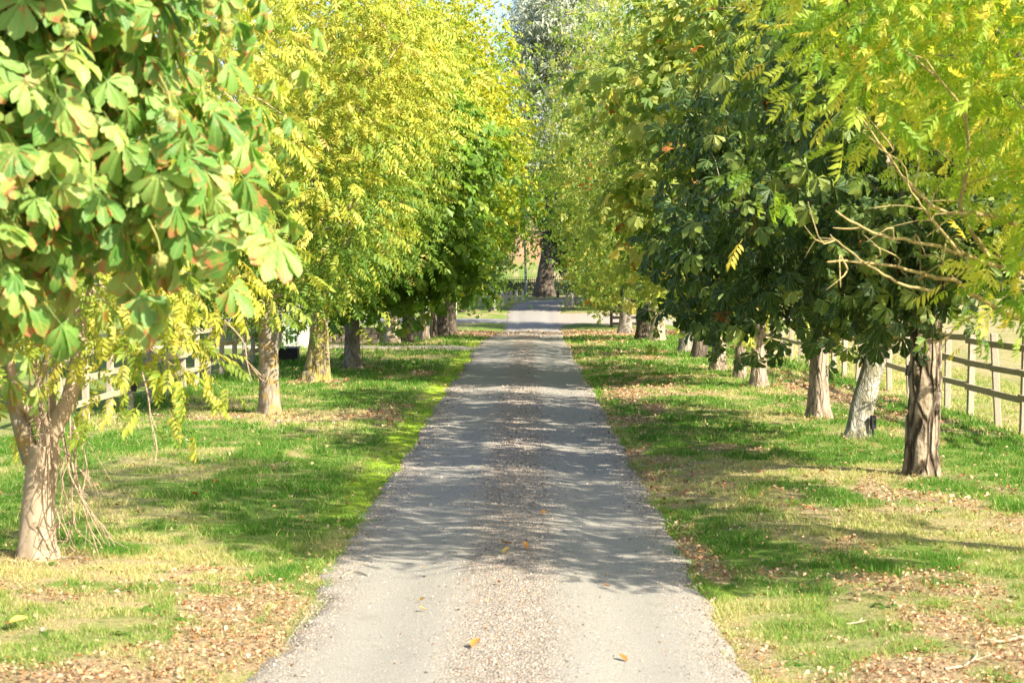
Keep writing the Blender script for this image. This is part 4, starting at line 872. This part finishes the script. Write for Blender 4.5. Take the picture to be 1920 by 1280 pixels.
def weeds(n):
    y = 9.4 + 32 * R.random(n) ** 1.6; x = np.where(R.random(n) < .5, -1, 1) * R.uniform(1.35, 5.8, n); ok = in_view(x, y) & (masks(x, y)[1] < .5); x, y = x[ok], y[ok]
    ps = []; n = len(x); k = R.integers(5, 9, n); idx = np.repeat(np.arange(n), k); th = R.uniform(0, 6.283, len(idx))
    ax = np.stack((np.cos(th), np.sin(th), R.uniform(.1, .7, len(idx))), 1); pos = np.stack((x[idx], y[idx], ground_h(x[idx], y[idx]) + .004), 1) 
    return scatter(ROSETTE, pos, frames(ax, np.stack((-ax[:, 0] * .4, -ax[:, 1] * .4, np.ones(len(idx))), 1)), R.uniform(.05, .12, len(idx)), np.clip(R.normal(.22, .12, len(idx)), 0, 1))
ROSETTE = [leaflet(1, R.uniform(.22, .4), (0, .4, .75, 1), (0, .7, 1, 0), .3, .8) for _ in range(5)]
v, f, l = weeds(420); o = link('verge_weeds', make_mesh('verge_weeds', v, f, M['grass'], l)); tag(o, kind='stuff')
def lay_leaves(n, y0, y1, size, keep, tmin=0, tmax=1):
    xm0 = max(CX + (0 - VX) / F * y1 - .3, -6.4); xm1 = min(CX + (1920 - VX) / F * y1 + .3, 6.5)
    x = R.uniform(xm0, xm1, n); y = R.uniform(y0, y1, n); ok = in_view(x, y) & (R.random(n) < keep(x, y)); x, y = x[ok], y[ok]; n = len(x)
    off = np.abs(x - road_c(y)) - road_hw(y)
    z = np.where(off < 0, road_h(x, y) + .012, ground_h(x, y) + .012 + .025 * R.random(n))
    th = R.uniform(0, 6.283, n); ax = np.stack((np.cos(th), np.sin(th), R.normal(0, .35, n)), 1); nm = np.stack((R.normal(0, .45, n), R.normal(0, .45, n), np.ones(n)), 1)
    ti = np.clip(R.beta(1.6, 1.7, n) * (tmax - tmin) + tmin, 0, 1)
    return scatter(DEAD, np.stack((x, y, z), 1), frames(ax, nm), size * R.uniform(.5, 1.3, n), ti)
DEAD = [leaflet(1, R.uniform(.35, .7), (0, .5, 1), (0, 1, 0), R.uniform(.2, 1.0), R.uniform(-.4, .6), 0, 0, (0, -.5, 0)) for _ in range(8)]
def k_lit(x, y):
    on = np.abs(x - road_c(y)) < road_hw(y)
    return np.where(on, np.clip(masks(x, y)[1], 0, 1) * .35 * (y > 60) + .0012, np.clip(masks(x, y)[1] * .5 + .025, 0, 1))
def k_road(x, y):
    u_ = np.abs(x - road_c(y)) / road_hw(y)
    return np.clip(.5 * np.exp(-(u_ / .22) ** 2) * (.4 + fbm(x * 2, y * 1.2)) + .55 * np.exp(-((u_ - 1.02) / .08) ** 2), 0, 1) * (u_ < 1.15)
parts_ = []
for args in ((80000, 9.2, 16, .034, k_lit), (70000, 16, 34, .052, k_lit), (30000, 34, 62, .09, k_lit), (9000, 62, 76, .09, k_lit), (52000, 9.2, 22, .02, k_road), (20000, 22, 58, .036, k_road)): parts_.append(lay_leaves(*args))
n = 0; Vs, Fs, Ls = [], [], []
for v, f, l in parts_: Vs.append(v); Fs.append(f + n); Ls.append(l); n += len(v)
o = link('leaf_litter', make_mesh('leaf_litter', np.concatenate(Vs), np.concatenate(Fs), M['litter'], np.concatenate(Ls))); tag(o, kind='stuff')

t = NT('loose_stones'); ti = t.n('ShaderNodeSeparateXYZ'); t.l(t.attr('luv').outputs['Vector'], ti.inputs[0])
M['stones'] = t.done(t.bsdf(t.ramp(ti.outputs[2], [(0, (.08, .07, .06)), (.4, (.22, .20, .175)), (.65, (.33, .30, .26)), (.85, (.30, .205, .135)), (1, (.50, .46, .41))]), .9, .2))
def gravel(n, y0, y1, size):
    y = R.uniform(y0, y1, n); q = R.random(n); u_ = np.where(q < .55, R.normal(0, .17, n), np.where(q < .82, np.sign(R.normal(size=n)) * (1.0 - np.abs(R.normal(-.03, .12, n))), R.uniform(-1, 1, n)))
    ok = np.abs(u_) < 1.22; y, u_ = y[ok], u_[ok]; n = len(y)
    x = road_c(y) + u_ * road_hw(y); z = np.where(np.abs(u_) < 1, road_h(x, y) + .006, np.maximum(ground_h(x, y), road_h(x, y)) + .004)
    s_ = size * R.lognormal(0, .4, n); th = R.uniform(0, 6.28, n)
    base = np.array(((1, 0, 0), (0, 1, 0), (-1, .2, 0), (-.1, -1, 0), (.2, .1, .9), (-.4, .3, .7)))
    F_ = np.array(((0, 1, 4), (1, 5, 4), (1, 2, 5), (2, 3, 5), (3, 4, 5), (3, 0, 4)))
    v = base[None] * (s_[:, None, None] * R.uniform(.6, 1.2, (n, 1, 3))); c_, d_ = np.cos(th)[:, None], np.sin(th)[:, None]
    v = np.stack((v[..., 0] * c_ - v[..., 1] * d_, v[..., 0] * d_ + v[..., 1] * c_, v[..., 2]), -1) + np.stack((x, y, z), 1)[:, None]
    l = np.zeros((n, 6, 3)); l[..., 2] = R.random(n)[:, None]
    return v.reshape(-1, 3), (F_[None] + 6 * np.arange(n)[:, None, None]).reshape(-1, 3), l.reshape(-1, 3)
a_, b_ = gravel(52000, 9, 17, .0046), gravel(36000, 17, 36, .0078)
o = link('gravel', make_mesh('gravel', np.concatenate((a_[0], b_[0])), np.concatenate((a_[1], b_[1] + len(a_[0]))), M['stones'], np.concatenate((a_[2], b_[2])), smooth=False)); tag(o, kind='stuff')

# single fallen leaves one can pick out
big = [('large curled orange leaf lying at the bottom of the gravel strip', 890, 1222, .10), ('small brown leaf on the right wheel track near the bottom', 1167, 1236, .07),
       ('orange leaf at the edge of the shade on the gravel strip', 985, 1034, .09), ('orange leaf left of another just inside the shade on the gravel strip', 952, 1028, .09),
       ('yellow leaf on the left side of the gravel strip in shade', 948, 1043, .09), ('orange leaf in the middle of the shaded gravel strip further up', 1018, 969, .09),
       ('yellow leaf on the sunlit left wheel track', 790, 1130, .06), ('brown leaf on the left wheel track below the yellow leaf', 792, 1148, .05),
       ('brown leaf near the top of the sunlit gravel strip', 936, 1103, .07), ('dark leaf on the right of the sunlit gravel strip', 1140, 1101, .06),
       ('pale cream leaf on the grass at the far left bottom', 24, 1192, .13), ('brown leaf on the shaded left grass', 402, 917, .08), ('russet leaf in the middle of the shaded left grass', 364, 946, .08)]
OL = [make_mesh('fallen_leaf', tv, tt, M['orange_leaf'], np.concatenate((tl, np.full((len(tl), 1), q)), 1)) for q in (.1, .45, .95) for tv, tl, tt in [leaflet(1, .62, (0, .3, .6, .85, 1), (0, .7, 1, .6, 0), .55, -.45, 0, 0, (0, -.5, 0))]]
for lb, px, py, s_ in big:
    d_ = F * 2.17 / (py - VY); x_ = at(px, py, d_)[0]
    on = abs(x_ - road_c(d_)) < road_hw(d_); z_ = float(road_h(x_, d_) + .022) if on else float(ground_h(x_, d_)) + .05
    me_ = OL[2] if ('yellow' in lb or 'cream' in lb) else OL[0] if ('brown' in lb or 'dark' in lb or 'russet' in lb) else OL[1]
    o = link('fallen_leaf', me_, None, (x_, d_, z_)); o.scale = (s_, s_, s_); o.rotation_euler = (R.normal(0, .2), R.normal(0, .2), R.uniform(0, 6.28)); tag(o, lb, 'leaf', 'fallen leaves lying singly')
# fallen sticks
M['stick'] = plain('bleached_stick_bark', (.32, .25, .17), (.46, .38, .28), 30, .85)
def fallen(lb, px, r0, r1, up=.02):
    pts = []
    for k, (a_, b_) in enumerate(px):
        d_ = F * (CH - .05) / (b_ - VY); q = at(a_, b_, d_); q[2] = float(ground_h(q[0], d_)) + r0 * .6 + .012; pts.append(q)
    P = curve(pts, 14); root = thing('fallen_stick', lb, 'stick', (P[0, 0], P[0, 1], P[0, 2] - r0))
    P[1:-1] += R.normal(0, r0 * .12, P[1:-1].shape)
    r0 *= .6; r1 *= .6; v, f = tube(P, np.linspace(r0, r1, 14), 7); part('stem', root, v, f, M['stick'])
    q = curve((P[7], P[7] + nrm(P[9] - P[7] + R.normal(0, .03, 3)) * .06 + (0, 0, .02), P[7] + nrm(P[9] - P[7] + R.normal(0, .03, 3)) * .13 + (0, 0, .02)), 6)
    v, f = tube(q, np.linspace(r1, r1 * .5, 6), 5); part('side_twig', root, v, f, M['stick'])
fallen('thick bleached stick lying in leaf litter at the right edge', ((1930, 1203), (1890, 1210), (1835, 1216)), .016, .010)
fallen('bleached forked stick lying lowest at the bottom right', ((1776, 1262), (1810, 1256), (1832, 1240), (1836, 1228)), .014, .008)
fallen('short pale stick between grass and litter on the right', ((1590, 1170), (1612, 1167), (1628, 1165)), .009, .006)
fallen('thin curved twig at the left edge of the drive by the shade line', ((638, 1076), (650, 1068), (668, 1065), (690, 1073)), .008, .005)
fallen('pale thin stick lying on straw right of the pale forked trunk', ((95, 1052), (130, 1050), (158, 1056)), .008, .005)
